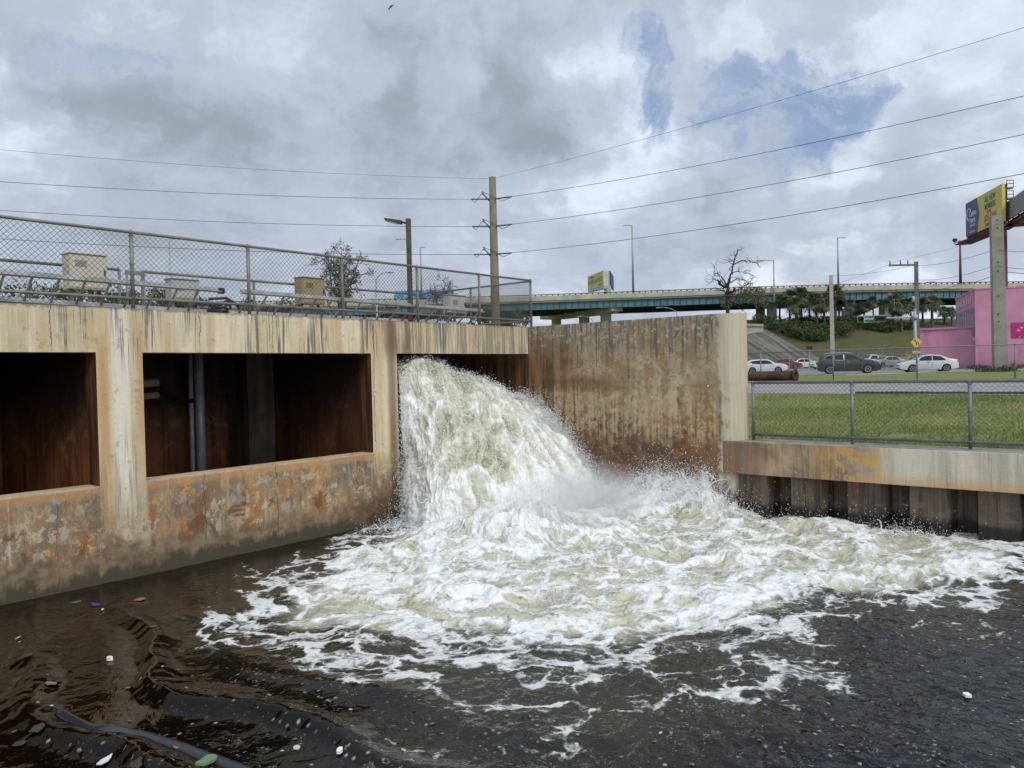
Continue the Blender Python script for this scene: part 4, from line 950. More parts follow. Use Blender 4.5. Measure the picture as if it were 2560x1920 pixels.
def pier(pn, pf, Dn, Df, wpx, name, mat, h, cols, cw=1.6, endw=1.3, h2=None):
    A = at(pn[0], pn[1], Dn); B = at(pf[0], pf[1], Df)
    d = B-A; d[2] = 0; L = np.linalg.norm(d); d /= L; sd_ = np.array([-d[1], d[0], 0]); mb = MB()
    zt, zt2 = A[2], B[2]; h2 = h2 or h
    prof = [(0, zt), (0, zt-h*.72), (L*.14, zt-h), (L*.86, zt2-h2), (L, zt2-h2*.72), (L, zt2)]
    v = []; 
    for s_ in (-endw, endw): v += [A*np.array([1, 1, 0])+d*a+sd_*s_+zv*z for a, z in prof]
    n = 6; mb.add(v, [tuple(range(n))[::-1], tuple(range(n, 2*n))]+[(i, (i+1) % n, n+(i+1) % n, n+i) for i in range(n)])
    part('pier_cap', mb, mat, ov)
    for a in cols:
        c = A+d*L*a; mb = MB(); mb.obox(c[:2], d, sd_, cw/2, cw/2, float(gz(c[0], c[1]))-1, zt+(zt2-zt)*a-h*.95); part('pier_column', mb, M_PIER, ov)
pier((1543, 766), (1362, 789), 152, 178, 0, 'pier', M_PIER, 1.25, (.14, .42, .82))
pier((1935, 741), (1880, 756), 150, 172, 0, 'pier', M_PIER, 1.3, (.1, .6))
A = at(2228, 722, 149.5); B = at(2118, 776, 171)
mb = MB(); d = B-A; d[2] = 0; L = np.linalg.norm(d); d /= L; s_ = np.array([-d[1], d[0], 0])
v = []
for p_, zt, hh in ((A, A[2], 2.2), (A+d*L*.5, A[2]*.5+B[2]*.5+.3, 2.1), (B, B[2]+.2, 2.0)):
    v += [p_*np.array([1, 1, 0])-s_*1.3+zv*(zt-hh), p_*np.array([1, 1, 0])+s_*1.3+zv*(zt-hh), p_*np.array([1, 1, 0])+s_*1.3+zv*zt, p_*np.array([1, 1, 0])-s_*1.3+zv*zt]
mb.add(v, [(3, 2, 1, 0), (8, 9, 10, 11)]+[(4*i+j, 4*i+(j+1) % 4, 4*i+4+(j+1) % 4, 4*i+4+j) for i in (0, 1) for j in range(4)])
part('steel_crossbeam', mb, M_BLUE, ov)
for q, w in ((A+d*1.2, 1.35), (B-d*2, 1.5)):
    mb = MB(); mb.obox(q[:2], d, s_, w, w, 3, q[2]-2.2 if q is not B else 8); part('pier_column', mb, M_PIER, ov)
# abutment wall beside the slope paving
p0, p1 = onhill(1862, 838, 110, 150), onhill(1908, 832, 110, 150)
mb = MB(); mb.slab([p0-zv*2, p1-zv*2, p1+zv*1.1, p0+zv*1.6], hv*1.0); mb.slab([p0+zv*1.6-hv*.25, p1+zv*1.1-hv*.25, p1+zv*1.5-hv*.25, p0+zv*2.0-hv*.25], hv*1.4)
solo('abutment', mb, M_PIER, 'pale concrete abutment at the top of the slope paving left of the palms', 'abutment', p0)
# vehicles up on the bridge
M_TRUCK = None
def bridge_vehicle():
    m, g = newmat('blue_wrap'); P = g.pos(); x, y, z = g.xyz(P); n = g.noise(P, .55, 5, .6); n2 = g.noise(P, 1.6, 4)
    c = g.mix(g.ss(n, .4, .6), (.04, .22, .45), (.10, .42, .60)); c = g.mix(g.ss(n2, .60, .64)*.8, c, (.6, .62, .65)); c = g.mix(g.ss(n, .62, .66)*.6, c, (.4, .12, .25)); g.out(c, .35); return m
Pc = at(1060, 722, 159); lt = lat_of(Pc)
th = thing('blue_truck', 'bright blue wrapped lorry driving on the overpass behind the lamp post', 'lorry', wpt(lt, 160, 13.7))
mb = MB(); c = wpt(lt, 160, 0); mb.obox(c[:2], rv, hv, 6.0, 1.25, 14.2, 17.05); part('cargo_box', mb, bridge_vehicle(), th, bevel=.05)
c = wpt(lt-7.2, 160, 0); mb = MB(); mb.obox(c[:2], rv, hv, 1.0, 1.2, 14.1, 16.3); part('cab', mb, simple('white_cab', (.6, .6, .6), .3), th, bevel=.15)
for a in (-7.2, -3.6, 4.0, 5.0):
    mb = MB(); c = wpt(lt+a, 158.75, 14.2); mb.lathe([(.3, -.14), (.48, -.12), (.48, .12), (.3, .14)], c, hv, 14); part('wheel', mb, M_BLACK, th)

# ============================================================ poles, lamps, wires
def lamp(name, label, px, ptop, pbot, D, arm, armlen=1.6, r=.11, grp=None, mat=None, curved=False, z0=None):
    T_ = at(px, ptop, D); Bz = at(px, pbot, D)[2] if z0 is None else z0; mat = mat or M_POLE
    th = thing(name, label, 'street lamp', (T_[0], T_[1], Bz), grp)
    p = np.array([T_[0], T_[1], 0]); mb = MB(); mb.tube([p+zv*Bz, p+zv*T_[2]], [r*1.35, r*.75], 8); part('pole', mb, mat, th, True)
    d = rv*arm; mb = MB()
    if curved: pts = [p+zv*(T_[2]-.1), p+zv*(T_[2]+.35)+d*armlen*.35, p+zv*(T_[2]+.55)+d*armlen*.7, p+zv*(T_[2]+.6)+d*armlen]
    else: pts = [p+zv*(T_[2]-.12), p+zv*(T_[2]-.03)+d*armlen*.5, p+zv*(T_[2]-.02)+d*armlen]
    mb.tube(pts, r*.45, 6); part('arm', mb, mat, th, True)
    e = np.asarray(pts[-1]); mb = MB(); mb.ell(e+d*.32-zv*.03, .16, .16, .09, 8, 5); mb.bar(e-d*.05-zv*.01, e+d*.75-zv*.03, .22, .10); part('lamp_head', mb, mat, th)
    return th
BR = 14.6
lamp('street_lamp', 'tall lamp pole on the overpass right of the far billboard', 1580, 563, 735, 151.5, -1, 1.0, .17, 'lamp poles along the overpass', None, False, BR)
lamp('street_lamp', 'lamp pole with a long left arm rising behind the palms', 1934, 650, 760, 146, -1, 2.6, .15, 'lamp poles along the overpass', None, False, 8.5)
lamp('street_lamp', 'lamp pole on the overpass above the palm grove with its arm to the right', 2094, 594, 710, 148, 1, .9, .15, 'lamp poles along the overpass', None, False, BR)
lamp('street_lamp', 'brown lamp pole on the overpass left of the big billboard', 2400, 602, 705, 148, 1, .6, .20, 'lamp poles along the overpass', M_PIPE_R, False, BR)
lamp('street_lamp', 'thin lamp pole just left of the timber lamp post', 1023, 597, 800, 120, -1, 1.4, .13, 'lamp poles behind the pump station', None, False, -.7)
lamp('street_lamp', 'thin lamp pole just right of the timber lamp post', 1051, 618, 800, 158, 1, .3, .16, 'lamp poles behind the pump station', None, False, BR)
lamp('street_lamp', 'cobra head street lamp left of the timber lamp post seen through the fence', 940, 697, 800, 75, 1, 1.0, .10, 'lamp poles behind the pump station', None, True, -.9)
lamp('street_lamp', 'faint thin lamp pole right of the tall fence post near the cream cabinet', 423, 597, 790, 170, 1, 1.0, .12, 'lamp poles behind the pump station', None, False, -.7)
lamp('street_lamp', 'street lamp with its head just above the middle of the wing wall', 1692, 778, 820, 110, -1, 2.2, .10, 'street lamps under the overpass', None, True, -.7)
lamp('street_lamp', 'street lamp peeping over the wing wall below the concrete pier', 1482, 800, 830, 110, -1, 1.5, .08, 'street lamps under the overpass', None, True, -.7)
M_CONC = simple('concrete_pole', (.27, .26, .215), .85, var=.15, scale=1.2, bump=.2); M_WOODP = simple('grey_timber_pole', (.155, .14, .115), .9, var=.3, scale=2)
M_POLEB = simple('tan_spun_pole', (.185, .158, .115), .85, var=.15, scale=1.5); M_CABLE = simple('cable', (.045, .045, .05), .6); M_INS = simple('insulator', (.10, .09, .09), .4)
# the large pole behind the roof
PB = at(1239, 797, 34); PT = at(1229.5, 443, 34); up_ = PT-np.array([PB[0], PB[1], 0])
th = thing('utility_pole', 'large round concrete utility pole with three jumper brackets behind the pump station', 'utility pole', (PB[0], PB[1], -.93))
p = np.array([PB[0], PB[1], 0]); mb = MB(); mb.tube([p-zv*.95, p+zv*PT[2]], [.235, .148], 18); part('shaft', mb, M_POLEB, th, True)
wires_R = [(2560, 69, 443), (2560, 240, 494), (2560, 336, 563), (2560, 434, 634)]; wires_L = [(0, 374, 447), (0, 454, 499), (0, 526, 569), (0, 597, 637)]
zs = [at(1230, y, 34)[2] for y in (447, 498, 566, 636)]
def span(z0_, px, py, Dg, b, c, ext, name, label, r, off=.0):
    k = at(px, py, 1)[2]; z1 = z0_+b; D = z1/k; E_ = at(px, py, D); pts = []
    for t_ in np.linspace(off, ext, 26): q = p*(1-t_)+np.array([E_[0], E_[1], 0])*t_; pts.append([q[0], q[1], z0_+b*t_+c*t_*(t_-1)])
    mb = MB(); mb.tube(pts, r, 5); o = solo(name, mb, M_CABLE, label, 'power line', pts[0], 'power lines on the large pole', True); return np.array(pts[0])
for i, (z_, wr_, wl_) in enumerate(zip(zs, wires_R, wires_L)):
    nm = ('topmost thin', 'second', 'third', 'lowest')[i]
    r = .006 if i == 0 else .0095; o_ = .004 if i == 0 else .055
    a = span(z_, wr_[0], wr_[1], 22, -.30, .9 if i else .5, 1.9, 'power_line', nm+' power line running right from the large pole over the wing wall', r, o_)
    b = span(z_, wl_[0], wl_[1], 29, -.25, .7, 1.8, 'power_line', nm+' power line running left from the large pole over the roof', r, o_*.95)
    if i:
        mb = MB(); tip = p-rv*.42-hv*.1+zv*(z_+.22); mb.tube([p-rv*.12+zv*(z_-.10), tip], [.045, .03], 8); mb.ell(tip, .055, n=8, m=5); part('bracket', mb, M_GALV2, th, True)
        mb = MB(); mb.tube([tip+zv*.02, tip-rv*.03+zv*.10], .035, 7)
        for e in (a, b): dd = (e-(p+zv*z_)); mb.tube([p+zv*z_+dd*.12, e], .032, 7)
        part('insulator', mb, M_INS, th, True)
        mb = MB(); k1 = [b, b*.7+tip*.3-zv*.22, b*.35+tip*.65-zv*.06, tip+zv*.08, p+rv*.2-hv*.25+zv*(z_-.03), a*.5+(p+zv*z_)*.5-zv*.17-hv*.1, a]
        kk = np.array(k1); tt = np.linspace(0, 6, 30); mb.tube(np.stack([np.interp(tt, range(7), kk[:, q]) for q in range(3)], -1), .012, 5); part('jumper', mb, M_CABLE, th, True)
# square concrete pole by the pink building
def spole(name, label, px0, py0, px1, py1, D, w0, w1, mat, z0):
    T_ = at(px0, py0, D); B_ = at(px1, py1, D); th = thing(name, label, 'utility pole', (B_[0], B_[1], z0))
    mb = MB(); c = B_*np.array([1, 1, 0]); tp_ = np.array([T_[0], T_[1], 0])
    ux, uy = rv*.93-hv*.36, hv*.93+rv*.36
    q = lambda c_, w, z: [c_-ux*w-uy*w+zv*z, c_+ux*w-uy*w+zv*z, c_+ux*w+uy*w+zv*z, c_-ux*w+uy*w+zv*z]
    mb.hexa(q(c, w1, z0-.6)+q(c*.5+tp_*.5, w0, T_[2])); part('shaft', mb, mat, th, bevel=.02); return th, c*.5+tp_*.5, T_[2], ux, uy
th, c, zt, ux, uy = spole('concrete_pole', 'thick square concrete pole standing in front of the pink building', 2484, 541, 2501, 925, 60, .40, .48, M_CONC, -.95)
mb = MB()
for k, zz in enumerate((.35, .95, 3.6, 4.3, 6.2, 7.6, 8.2)): mb.lathe([(.05, 0), (.05, .03)], c-uy*(.41+.002*k)+zv*(zt-zz), -uy, 8)
part('bolt_hole', mb, M_DARK, th)
spole('concrete_pole', 'slim pale concrete pole rising behind the dark suv', 2076, 688, 2082, 890, 74, .16, .21, simple('pale_concrete_pole', (.40, .37, .31), .85), -.93)
th, c, zt, ux, uy = spole('timber_pole', 'grey timber utility pole with a side crossarm behind the yellow sign', 2290, 654, 2294, 900, 84, .19, .22, M_WOODP, -.93)
mb = MB(); mb.bar(c+zv*(zt-.35), c-rv*2.95+zv*(zt-.35), .16, .2); part('crossarm', mb, M_WOODP, th)
for a in (.9, 1.7, 2.85): mb = MB(); mb.lathe([(.05, 0), (.08, .1), (.05, .2), (.07, .3), (.03, .45)], c-rv*a+zv*(zt-.25), n=8); part('insulator', mb, M_INS, th, True)
mb = MB(); mb.tube([c+zv*(zt-2.6), c+rv*.9+zv*(zt-2.3), c+rv*1.6+zv*(zt-2.25)], .035, 6); mb.bar(c+rv*1.2+zv*(zt-2.28), c+rv*2.0+zv*(zt-2.25), .2, .12); part('lamp_arm', mb, M_POLE, th)
mb = MB(); mb.lathe([(.16, 0), (.16, .6), (.05, .65)], c-rv*.35+zv*(zt-4.4), n=10); part('transformer_can', mb, M_GREYBOX, th, True)
def cable(pts, r, label, sag=0.3):
    P = [at(*q) for q in pts]; v = []
    for i in range(len(P)-1):
        for t_ in np.linspace(0, 1, 14)[(1 if i else 0):]: v.append(P[i]*(1-t_)+P[i+1]*t_-zv*sag*4*t_*(1-t_))
    mb = MB(); mb.tube(v, r, 4); solo('cable', mb, M_CABLE, label, 'cable', v[0], 'thin cables near the pink building', True)
cable([(2080, 690, 74), (2292, 661, 84)], .016, 'thin cable from the slim pale pole to the timber pole', .25)
cable([(2292, 664, 84), (2487, 624, 60), (2700, 612, 50)], .016, 'cable from the timber pole past the square concrete pole at its upper clamp', .3)
cable([(2292, 700, 84), (2487, 664, 60), (2720, 655, 50)], .016, 'cable from the timber pole to the square concrete pole at its middle clamp', .35)
cable([(2130, 760, 84), (2400, 712, 70), (2503, 678, 60), (2720, 680, 52)], .022, 'dark sagging cable crossing in front of the overpass to the square concrete pole', .2)
cable([(2085, 712, 74), (2250, 650, 90), (2420, 610, 95)], .012, 'faint cable rising towards the big billboard', .1)

# mast arm with signals
M_MAST = simple('mast_grey', (.33, .36, .385), .45, .2); M_YEL = simple('signal_yellow', (.60, .42, .05), .5); M_SIG = simple('signal_black', (.012, .012, .012), .4)
T_ = at(2287, 775, 80); Bp = at(2288, 905, 80); th = thing('traffic_signal_mast', 'grey traffic signal mast with a long arm to the left beside the timber pole', 'traffic signal', (T_[0], T_[1], -.93))
p_ = np.array([T_[0], T_[1], 0]); mb = MB(); mb.tube([p_-zv*.95, p_+zv*T_[2]], [.19, .15], 12); mb.lathe([(.17, 0), (.17, .05), (.04, .12)], p_+zv*T_[2], n=12); part('mast', mb, M_MAST, th, True)
ar0 = p_+zv*(T_[2]-.75); ar1 = at(2148, 798, 84)
mb = MB(); mb.tube([ar0, ar1], [.14, .07], 10); mb.obox(p_[:2], rv, hv, .24, .24, T_[2]-1.0, T_[2]-.5); part('arm', mb, M_MAST, th, True)
def on_arm(px): 
    t_ = (2287-px)/(2287-2148.); return ar0*(1-t_)+ar1*t_
for px, lab in ((2198, None), (2156, None)):
    c = on_arm(px)-hv*.25; sg = 'traffic_light'; w = .62; mb = MB(); mb.obox(c[:2], rv, hv, w, .03, c[2]-.36, c[2]+.36); bp = part('backplate', mb, M_YEL, th)
    mb = MB(); mb.obox((c-hv*.14)[:2], rv, hv, w-.03, .105, c[2]-.29, c[2]+.29); part('signal_head', mb, M_SIG, bp, bevel=.03)
    for k in (-1, 0, 1):
        mb = MB(); q = c-hv*.25+rv*k*.38; mb.lathe([(.13, 0), (.13, .16), (.115, .16), (.115, .02)], q, -hv, 12); part('visor', mb, M_SIG, bp)
c = on_arm(2178)-hv*.2; th2 = thing('street_name_sign', 'green street name sign hanging between the two traffic lights', 'street sign', c); mb = MB(); mb.obox(c[:2], rv, hv, .86, .02, c[2]-.42, c[2]+.36)
part('panel', mb, simple('sign_green', (.0, .13, .10), .5, var=.05), th2)
M_WHITE = simple('sign_white', (.80, .80, .78), .5, var=.03); mb = MB()
for x0, x1, z0, z1 in ((-.83, .83, .31, .335), (-.83, .83, -.395, -.37), (-.83, -.805, -.37, .31), (.805, .83, -.37, .31)):
    q = c-hv*.024; mb.slab([q+rv*x0+zv*z0, q+rv*x1+zv*z0, q+rv*x1+zv*z1, q+rv*x0+zv*z1], -hv*.004)
part('border', mb, M_WHITE, th2)
text_mesh('NW N River Dr', .30, M_WHITE, c-hv*.026-zv*.03, rv, zv, 'lettering', th2, squeeze=.76, bold=.004)
# yellow diamond sign
c = at(2291, 856, 62); th = thing('warning_sign', 'yellow diamond added lane warning sign with a small plate below it', 'road sign', (c[0], c[1], -.93))
mb = MB(); h_ = .47; mb.slab([c-rv*h_, c-zv*h_, c+rv*h_, c+zv*h_], hv*.02); pl = part('diamond_panel', mb, M_YEL, th)
mb = MB(); f = lambda x, z: c+rv*x+zv*z-hv*.004
mb.slab([f(-.04, -.24), f(.03, -.24), f(.03, .02), f(-.04, .02)], -hv*.004); mb.slab([f(-.03, .021), f(.03, .021), f(-.10, .16), f(-.15, .13)], -hv*.004); mb.slab([f(-.20, .09), f(-.06, .19), f(-.17, .24)], -hv*.005)
mb.slab([f(.13, -.22), f(.19, -.22), f(.19, -.02), f(.13, -.02)], -hv*.004); mb.slab([f(.13, -.018), f(.19, -.018), f(.12, .10), f(.07, .07)], -hv*.004); part('arrow_symbol', mb, M_SIG, pl)
mb = MB(); q = c-zv*.78; mb.slab([q-rv*.32-zv*.1, q+rv*.32-zv*.1, q+rv*.32+zv*.1, q-rv*.32+zv*.1], hv*.02); part('plate', mb, M_YEL, th)
mb = MB(); q = c+hv*.06; mb.obox(q[:2], rv, hv, .035, .035, -.95, c[2]+.3); part('sign_post', mb, M_POLE, th)
# small dark sign on a pale post by the parked cars
c = at(2024, 870, 96); th = thing('back_of_sign', 'small dark rectangular sign on a pale post above the parked cars', 'road sign', (c[0], c[1], -.7))
mb = MB(); mb.slab([c-rv*.38-zv*.2, c+rv*.38-zv*.2, c+rv*.38+zv*.2, c-rv*.38+zv*.2], hv*.03); part('panel', mb, M_SIG, th); q = c+hv*.09; mb = MB(); mb.obox(q[:2], rv, hv, .06, .06, -.8, c[2]); part('sign_post', mb, M_PIER, th)

# ============================================================ pink building
def pink_mat():
    m, g = newmat('pink_stucco'); P = g.pos(); x, y, z = g.xyz(P); n = g.noise(P, .5, 6, .6); n2 = g.noise(P, 6, 5, .6); s = g.noise(P, (1.5, 1.5, .2), 5, .6)
    c = g.mix(g.ss(n, .35, .65), (.50, .225, .315), (.58, .275, .375)); c = g.mix(g.ss(s, .52, .7)*.35, c, (.35, .105, .21)); c = g.mix(g.ss(z+(n-.5)*1.2, .1, -.7)*.55, c, (.30, .10, .18)); g.out(c, .85, 0, g.bump(n2, .25, .03), .2); return m
M_PINK = pink_mat(); M_MAG = simple('magenta_paint', (.42, .012, .16), .6, var=.06); M_TRIM = simple('pink_trim', (.52, .20, .36), .7)
K0 = at(2439, 915, 82); k0 = K0*np.array([1, 1, 0]); K1 = at(2391, 915, 95); k1 = K1*np.array([1, 1, 0]); wd = k1-k0; LW = np.linalg.norm(wd); wd /= LW; fd = np.array([wd[1], -wd[0], 0]); 
if fd@rv < 0: fd = -fd
HT_ = at(2439, 725, 82)[2]
pb = thing('pink_building', 'bright pink flat roofed building with a mural on its side wall', 'building', (k0[0], k0[1], -.93))
ctr = k0+fd*9+wd*(LW/2); mb = MB(); mb.obox(ctr[:2], fd, wd, 9, LW/2, -1.2, HT_); part('tall_block', mb, M_PINK, pb)
mb = MB(); mb.obox(ctr[:2], fd, wd, 9.06, LW/2+.06, HT_+.002, HT_+.16); part('parapet_cap', mb, M_PINK, pb)
l1 = at(2301, 915, 86)*np.array([1, 1, 0]); 
# low wing: its front runs left from the side wall of the tall block
w0_ = k0+wd*1.2; lf = l1-w0_; LL = np.linalg.norm(lf); lf /= LL; bd = np.array([-lf[1], lf[0], 0]); bd = bd if bd@hv > 0 else -bd
HL = at(2301, 826, 86)[2]; c_ = w0_+lf*LL/2+bd*4; mb = MB(); mb.obox(c_[:2], lf, bd, LL/2, 4, -1.2, HL); part('low_wing', mb, M_PINK, pb)
mb = MB(); mb.obox(c_[:2], lf, bd, LL/2+.15, 4.15, HL+.002, HL+.22); part('roof_edge', mb, M_TRIM, pb)
mb = MB(); q = l1+bd*1.2+lf*.02; mb.obox((q+lf*.03)[:2], lf, bd, .04, .5, .9, 2.9); part('window', mb, M_GREYBOX, pb)
# mural on the side wall
od = -fd; sg0 = lambda a, z, o=.03: k0+wd*a+od*o+zv*z
def mpx(px):                                            # where along the side wall a column of the photograph falls
    d = ray(px, 800); M2 = np.array([[d[0], -wd[0]], [d[1], -wd[1]]]); s = np.linalg.solve(M2, k0[:2]); return s[1]
a0, a1 = .35, LW-.35
zb0, zt0 = HT_*.335, HT_*.76
mu = part('mural', MB().slab([sg0(a0, zb0), sg0(a1, zb0), sg0(a1, zt0), sg0(a0, zt0)], od*.02), simple('mural_slate', (.20, .19, .28), .7, var=.15, scale=.5), pb)
fr = MB()
for q in (((a0-.1, zb0-.45), (a1+.1, zb0-.45), (a1+.1, zb0-.02), (a0-.1, zb0-.02)),): fr.slab([sg0(x_, z_, .03) for x_, z_ in q], od*.05)
part('mural_border', fr, simple('mural_white', (.55, .50, .55), .7), mu)
figs = MB()
for k in range(8):
    x_ = a0+(a1-a0)*(.08+.118*k)+rnd.uniform(-.2, .2); hh = rnd.uniform(2.0, 2.6); zz = zb0+.35+rnd.uniform(0, .2); lean = rnd.uniform(-.25, .25); w = .16
    pt = lambda u, z_: sg0(x_+u, zz+z_, .056)
    figs.slab([pt(-w, 0), pt(w*.2, 0), pt(lean+w, hh*.5), pt(lean+w*1.4, hh*.8), pt(lean, hh*.86), pt(lean-w*1.3, hh*.8), pt(lean-w, hh*.5)], od*.004)
    figs.lathe([(.16, 0), (.16, .005)], pt(lean, hh*.95), od, 10); figs.slab([pt(lean+w*1.2, hh*.78), pt(lean+w*4, hh*.95), pt(lean+w*3.8, hh*.9), pt(lean+w, hh*.66)], od*.004)
part('painted_figures', figs, simple('mural_pale', (.46, .42, .36), .7, var=.3, scale=2), mu)
b_ = MB()
for k in range(9): x_ = a0+1.9+(a1-a0-2.2)*k/9; b_.slab([sg0(x_, HT_*.83, .03), sg0(x_+.95, HT_*.83, .03), sg0(x_+.95-.1*(k % 3), HT_*.93, .03), sg0(x_+.1*(k % 2), HT_*.93, .03)], od*.01)
part('painted_banner', b_, simple('banner_faded', (.55, .42, .50), .7, var=.25, scale=2), pb)
# magenta club sign on the front wall
fo = -wd; F0 = lambda a, z, o=.04: k0+fd*a+fo*o+zv*z
def fpx(px): d = ray(px, 840); s = np.linalg.solve(np.array([[d[0], -fd[0]], [d[1], -fd[1]]]), k0[:2]); return s[1], s[0]
a_s, t_s = fpx(2528); zt_ = ray(2528, 807)[2]*t_s; zb_ = ray(2528, 845)[2]*t_s; ws = 4.2
sg_ = part('club_sign', MB().slab([F0(a_s, zb_), F0(a_s+ws, zb_), F0(a_s+ws, zt_), F0(a_s, zt_)], fo*.03), M_MAG, pb)
cx_, cz_ = a_s+ws/2, (zb_+zt_)/2
for k, ch in enumerate('CLUB PINK'):
    an = R(152-k*15.5); text_mesh(ch, .34, M_WHITE, F0(cx_+1.62*math.cos(an), cz_-.62+1.30*math.sin(an), .075), fd*math.sin(an)-zv*math.cos(an)*1.0, fd*math.cos(an)+zv*math.sin(an), 'letter', sg_, bold=.006)
text_mesh('M I A M I', .26, M_WHITE, F0(cx_, zb_+.18, .075), fd, zv, 'lettering', sg_, bold=.006)
em = MB(); e = lambda u, z_: F0(cx_+u, cz_-.1+z_, .072); em.slab([e(-.75, -.12), e(-.3, -.2), e(.5, -.2), e(.8, -.1), e(.5, -.08), e(.2, .02), e(-.05, -.05), e(-.3, -.05), e(-.45, .22), e(-.58, .26), e(-.62, .12), e(-.5, -.02)], fo*.006); part('emblem', em, M_WHITE, sg_)

# ============================================================ billboards
def board(thing_, TL, TR, h, Dl, Dr, mat, name='panel', thick=.35):
    L_ = at(*TL, Dl); R_ = at(*TR, Dr); zt = (L_[2]+R_[2])/2; l = np.array([L_[0], L_[1], zt-h]); r = np.array([R_[0], R_[1], zt-h]); ux = (r-l)/np.linalg.norm(r-l); nn = np.cross(ux, zv)
    o = part(name, MB().slab([l, r, r+zv*h, l+zv*h], -nn*thick), mat, thing_); return o, l, ux, nn, np.linalg.norm(r-l)
M_BY = simple('poster_yellow', (.58, .50, .11), .6, var=.05, scale=.5); M_BP = simple('poster_indigo', (.085, .085, .225), .6, var=.08, scale=.5); M_BN = simple('poster_navy', (.055, .055, .14), .6, var=.05); M_BRED = simple('poster_red', (.42, .06, .05), .6, var=.05)
M_RUST = simple('rusty_steel', (.085, .040, .028), .8, .2, var=.3, scale=1.5); M_SHEET = simple('grey_sheet', (.22, .22, .22), .7)
bb = thing('billboard', 'large yellow and indigo billboard on a brown column behind the pink building', 'billboard', at(2508, 880, 93)*np.array([1, 1, 0])+zv*-.9)
pn, l, ux, nn, W_ = board(bb, (2414.1, 509), (2504.8, 459.9), 4.37, 101.2, 90, M_BY); H_ = 4.37
f = lambda u, v, o=.004: l+ux*u*W_+zv*v*H_+nn*o
bu = .36
part('indigo_field', MB().slab([f(0, 0), f(bu*.93, 0), f(bu*1.12, .5), f(bu*.93, 1), f(0, 1)], nn*.004), M_BP, pn)
for s_, u, v, sz, m_, q in (('ALL NEW', .69, .795, 1.0, M_BN, .92), ('MEMBERS', .69, .59, 1.02, M_BN, .92), ('RECEIVE', .66, .435, .5, M_BRED, .9), ('$50-$200', .69, .275, 1.12, M_BRED, 1.0), ('GUARANTEED', .69, .095, .58, M_BN, .95)):
    text_mesh(s_, sz, m_, f(u, v), ux, zv, 'lettering', pn, shear=.12 if sz > .9 else 0, squeeze=q*W_/13.5, bold=.015)
for s_, u, v, sz, q, sh in (('Casino', .20, .62, 1.05, 1.0, .35), ('MIAMI', .20, .40, .85, 1.0, 0), ('JAI-ALAI', .20, .27, .5, 1.0, 0), ('CasinoMiami.com', .20, .09, .32, 1.0, 0)):
    text_mesh(s_, sz, M_WHITE, f(u, v, .009), ux, zv, 'lettering', pn, shear=sh, squeeze=q*W_/14, bold=.0)
mb = MB(); an = np.linspace(.3, 5.4, 24); mb.tube([f(.10+.045*math.cos(a)*1.3, .63+.17*math.sin(a), .02) for a in an], .05, 5); part('lettering', mb, M_WHITE, pn)
# steel behind and below
mb = MB()
for v in (.03, .5, .97): mb.bar(f(0, v, -.5), f(1, v, -.5), .18)
for u in np.linspace(.02, .98, 9): mb.bar(f(u, .0, -.5), f(u, 1, -.5), .16)
part('back_frame', mb, M_RUST, bb)
mb = MB(); e0, e1 = f(-.06, -.10, .5), f(1.02, -.10, .5)
mb.slab([f(-.10, -.155, -1.0), f(1.0, -.155, -1.2), f(1.0, -.155, 1.1), f(-.12, -.155, .9)], -zv*.12); mb.slab([f(.0, -.14, -1.2), f(1.0, -.14, -1.2), f(1.0, -.03, -1.2), f(.0, -.03, -1.2)], -nn*.2); mb.bar(f(.0, -.05, -.3), f(1.0, -.05, -.3), .35)
for u in np.linspace(0, 1, 8): mb.bar(f(u, -.15, 1.0), f(u, -.05, -.8), .12)
part('catwalk', mb, M_RUST, bb)
mb = MB(); q0 = f(-.12, -.145, .9); mb.bar(q0, q0+zv*.55, .08); mb.ell(q0+zv*.55, .32, .32, .26, 8, 6); mb.bar(q0+zv*.1, f(.05, -.10, .9), .06); part('floodlight', mb, M_RUST, bb)
# two service cages at the right end
for v in (.90, .62):
    mb = MB(); q = f(1.0, v, -.2)+rv*.35
    for (x0, z0, x1, z1) in ((0, 0, 0, .8), (.75, 0, .75, .8), (0, .8, .75, .8), (0, .4, .75, .4), (-.3, -.05, .8, 0)): mb.bar(q+rv*x0+zv*z0, q+rv*x1+zv*z1, .07)
    mb.slab([q-rv*.4-zv*.12, q+rv*.8-zv*.06, q+rv*.8+hv*.6-zv*.06, q-rv*.4+hv*.6-zv*.12], -zv*.08); part('service_cage', mb, M_RUST, bb)
# second face seen from behind
l2 = at(2513, 555, 92.5); r2 = at(2600, 547, 80); l2[2] = f(0, .0)[2]+.25; r2[2] = l2[2]
u2 = (r2-l2)/np.linalg.norm(r2-l2); L2 = np.linalg.norm(r2-l2); H2 = 2.15; n2 = np.cross(u2, zv); n2 = n2 if n2@hv < 0 else -n2
part('rear_panel', MB().slab([l2, r2, r2+zv*H2, l2+zv*H2], -n2*.2), M_SHEET, bb)
mb = MB()
for v in (0, .42, .72, 1): mb.bar(l2+zv*H2*v+n2*.3, r2+zv*H2*v+n2*.3, .16)
for a in np.linspace(0, 1, 7): mb.bar(l2+u2*L2*a+n2*.3, l2+u2*L2*a+zv*H2+n2*.3, .15)
mb.slab([l2-zv*.3, r2-zv*.3, r2-zv*.3+n2*2.2, l2-zv*.3+n2*2.2], -zv*.3); mb.slab([l2-zv*.9+n2*.2, r2-zv*.75+n2*.2, r2-zv*.3+n2*.2, l2-zv*.3+n2*.2], n2*.2); part('rear_frame', mb, M_RUST, bb)
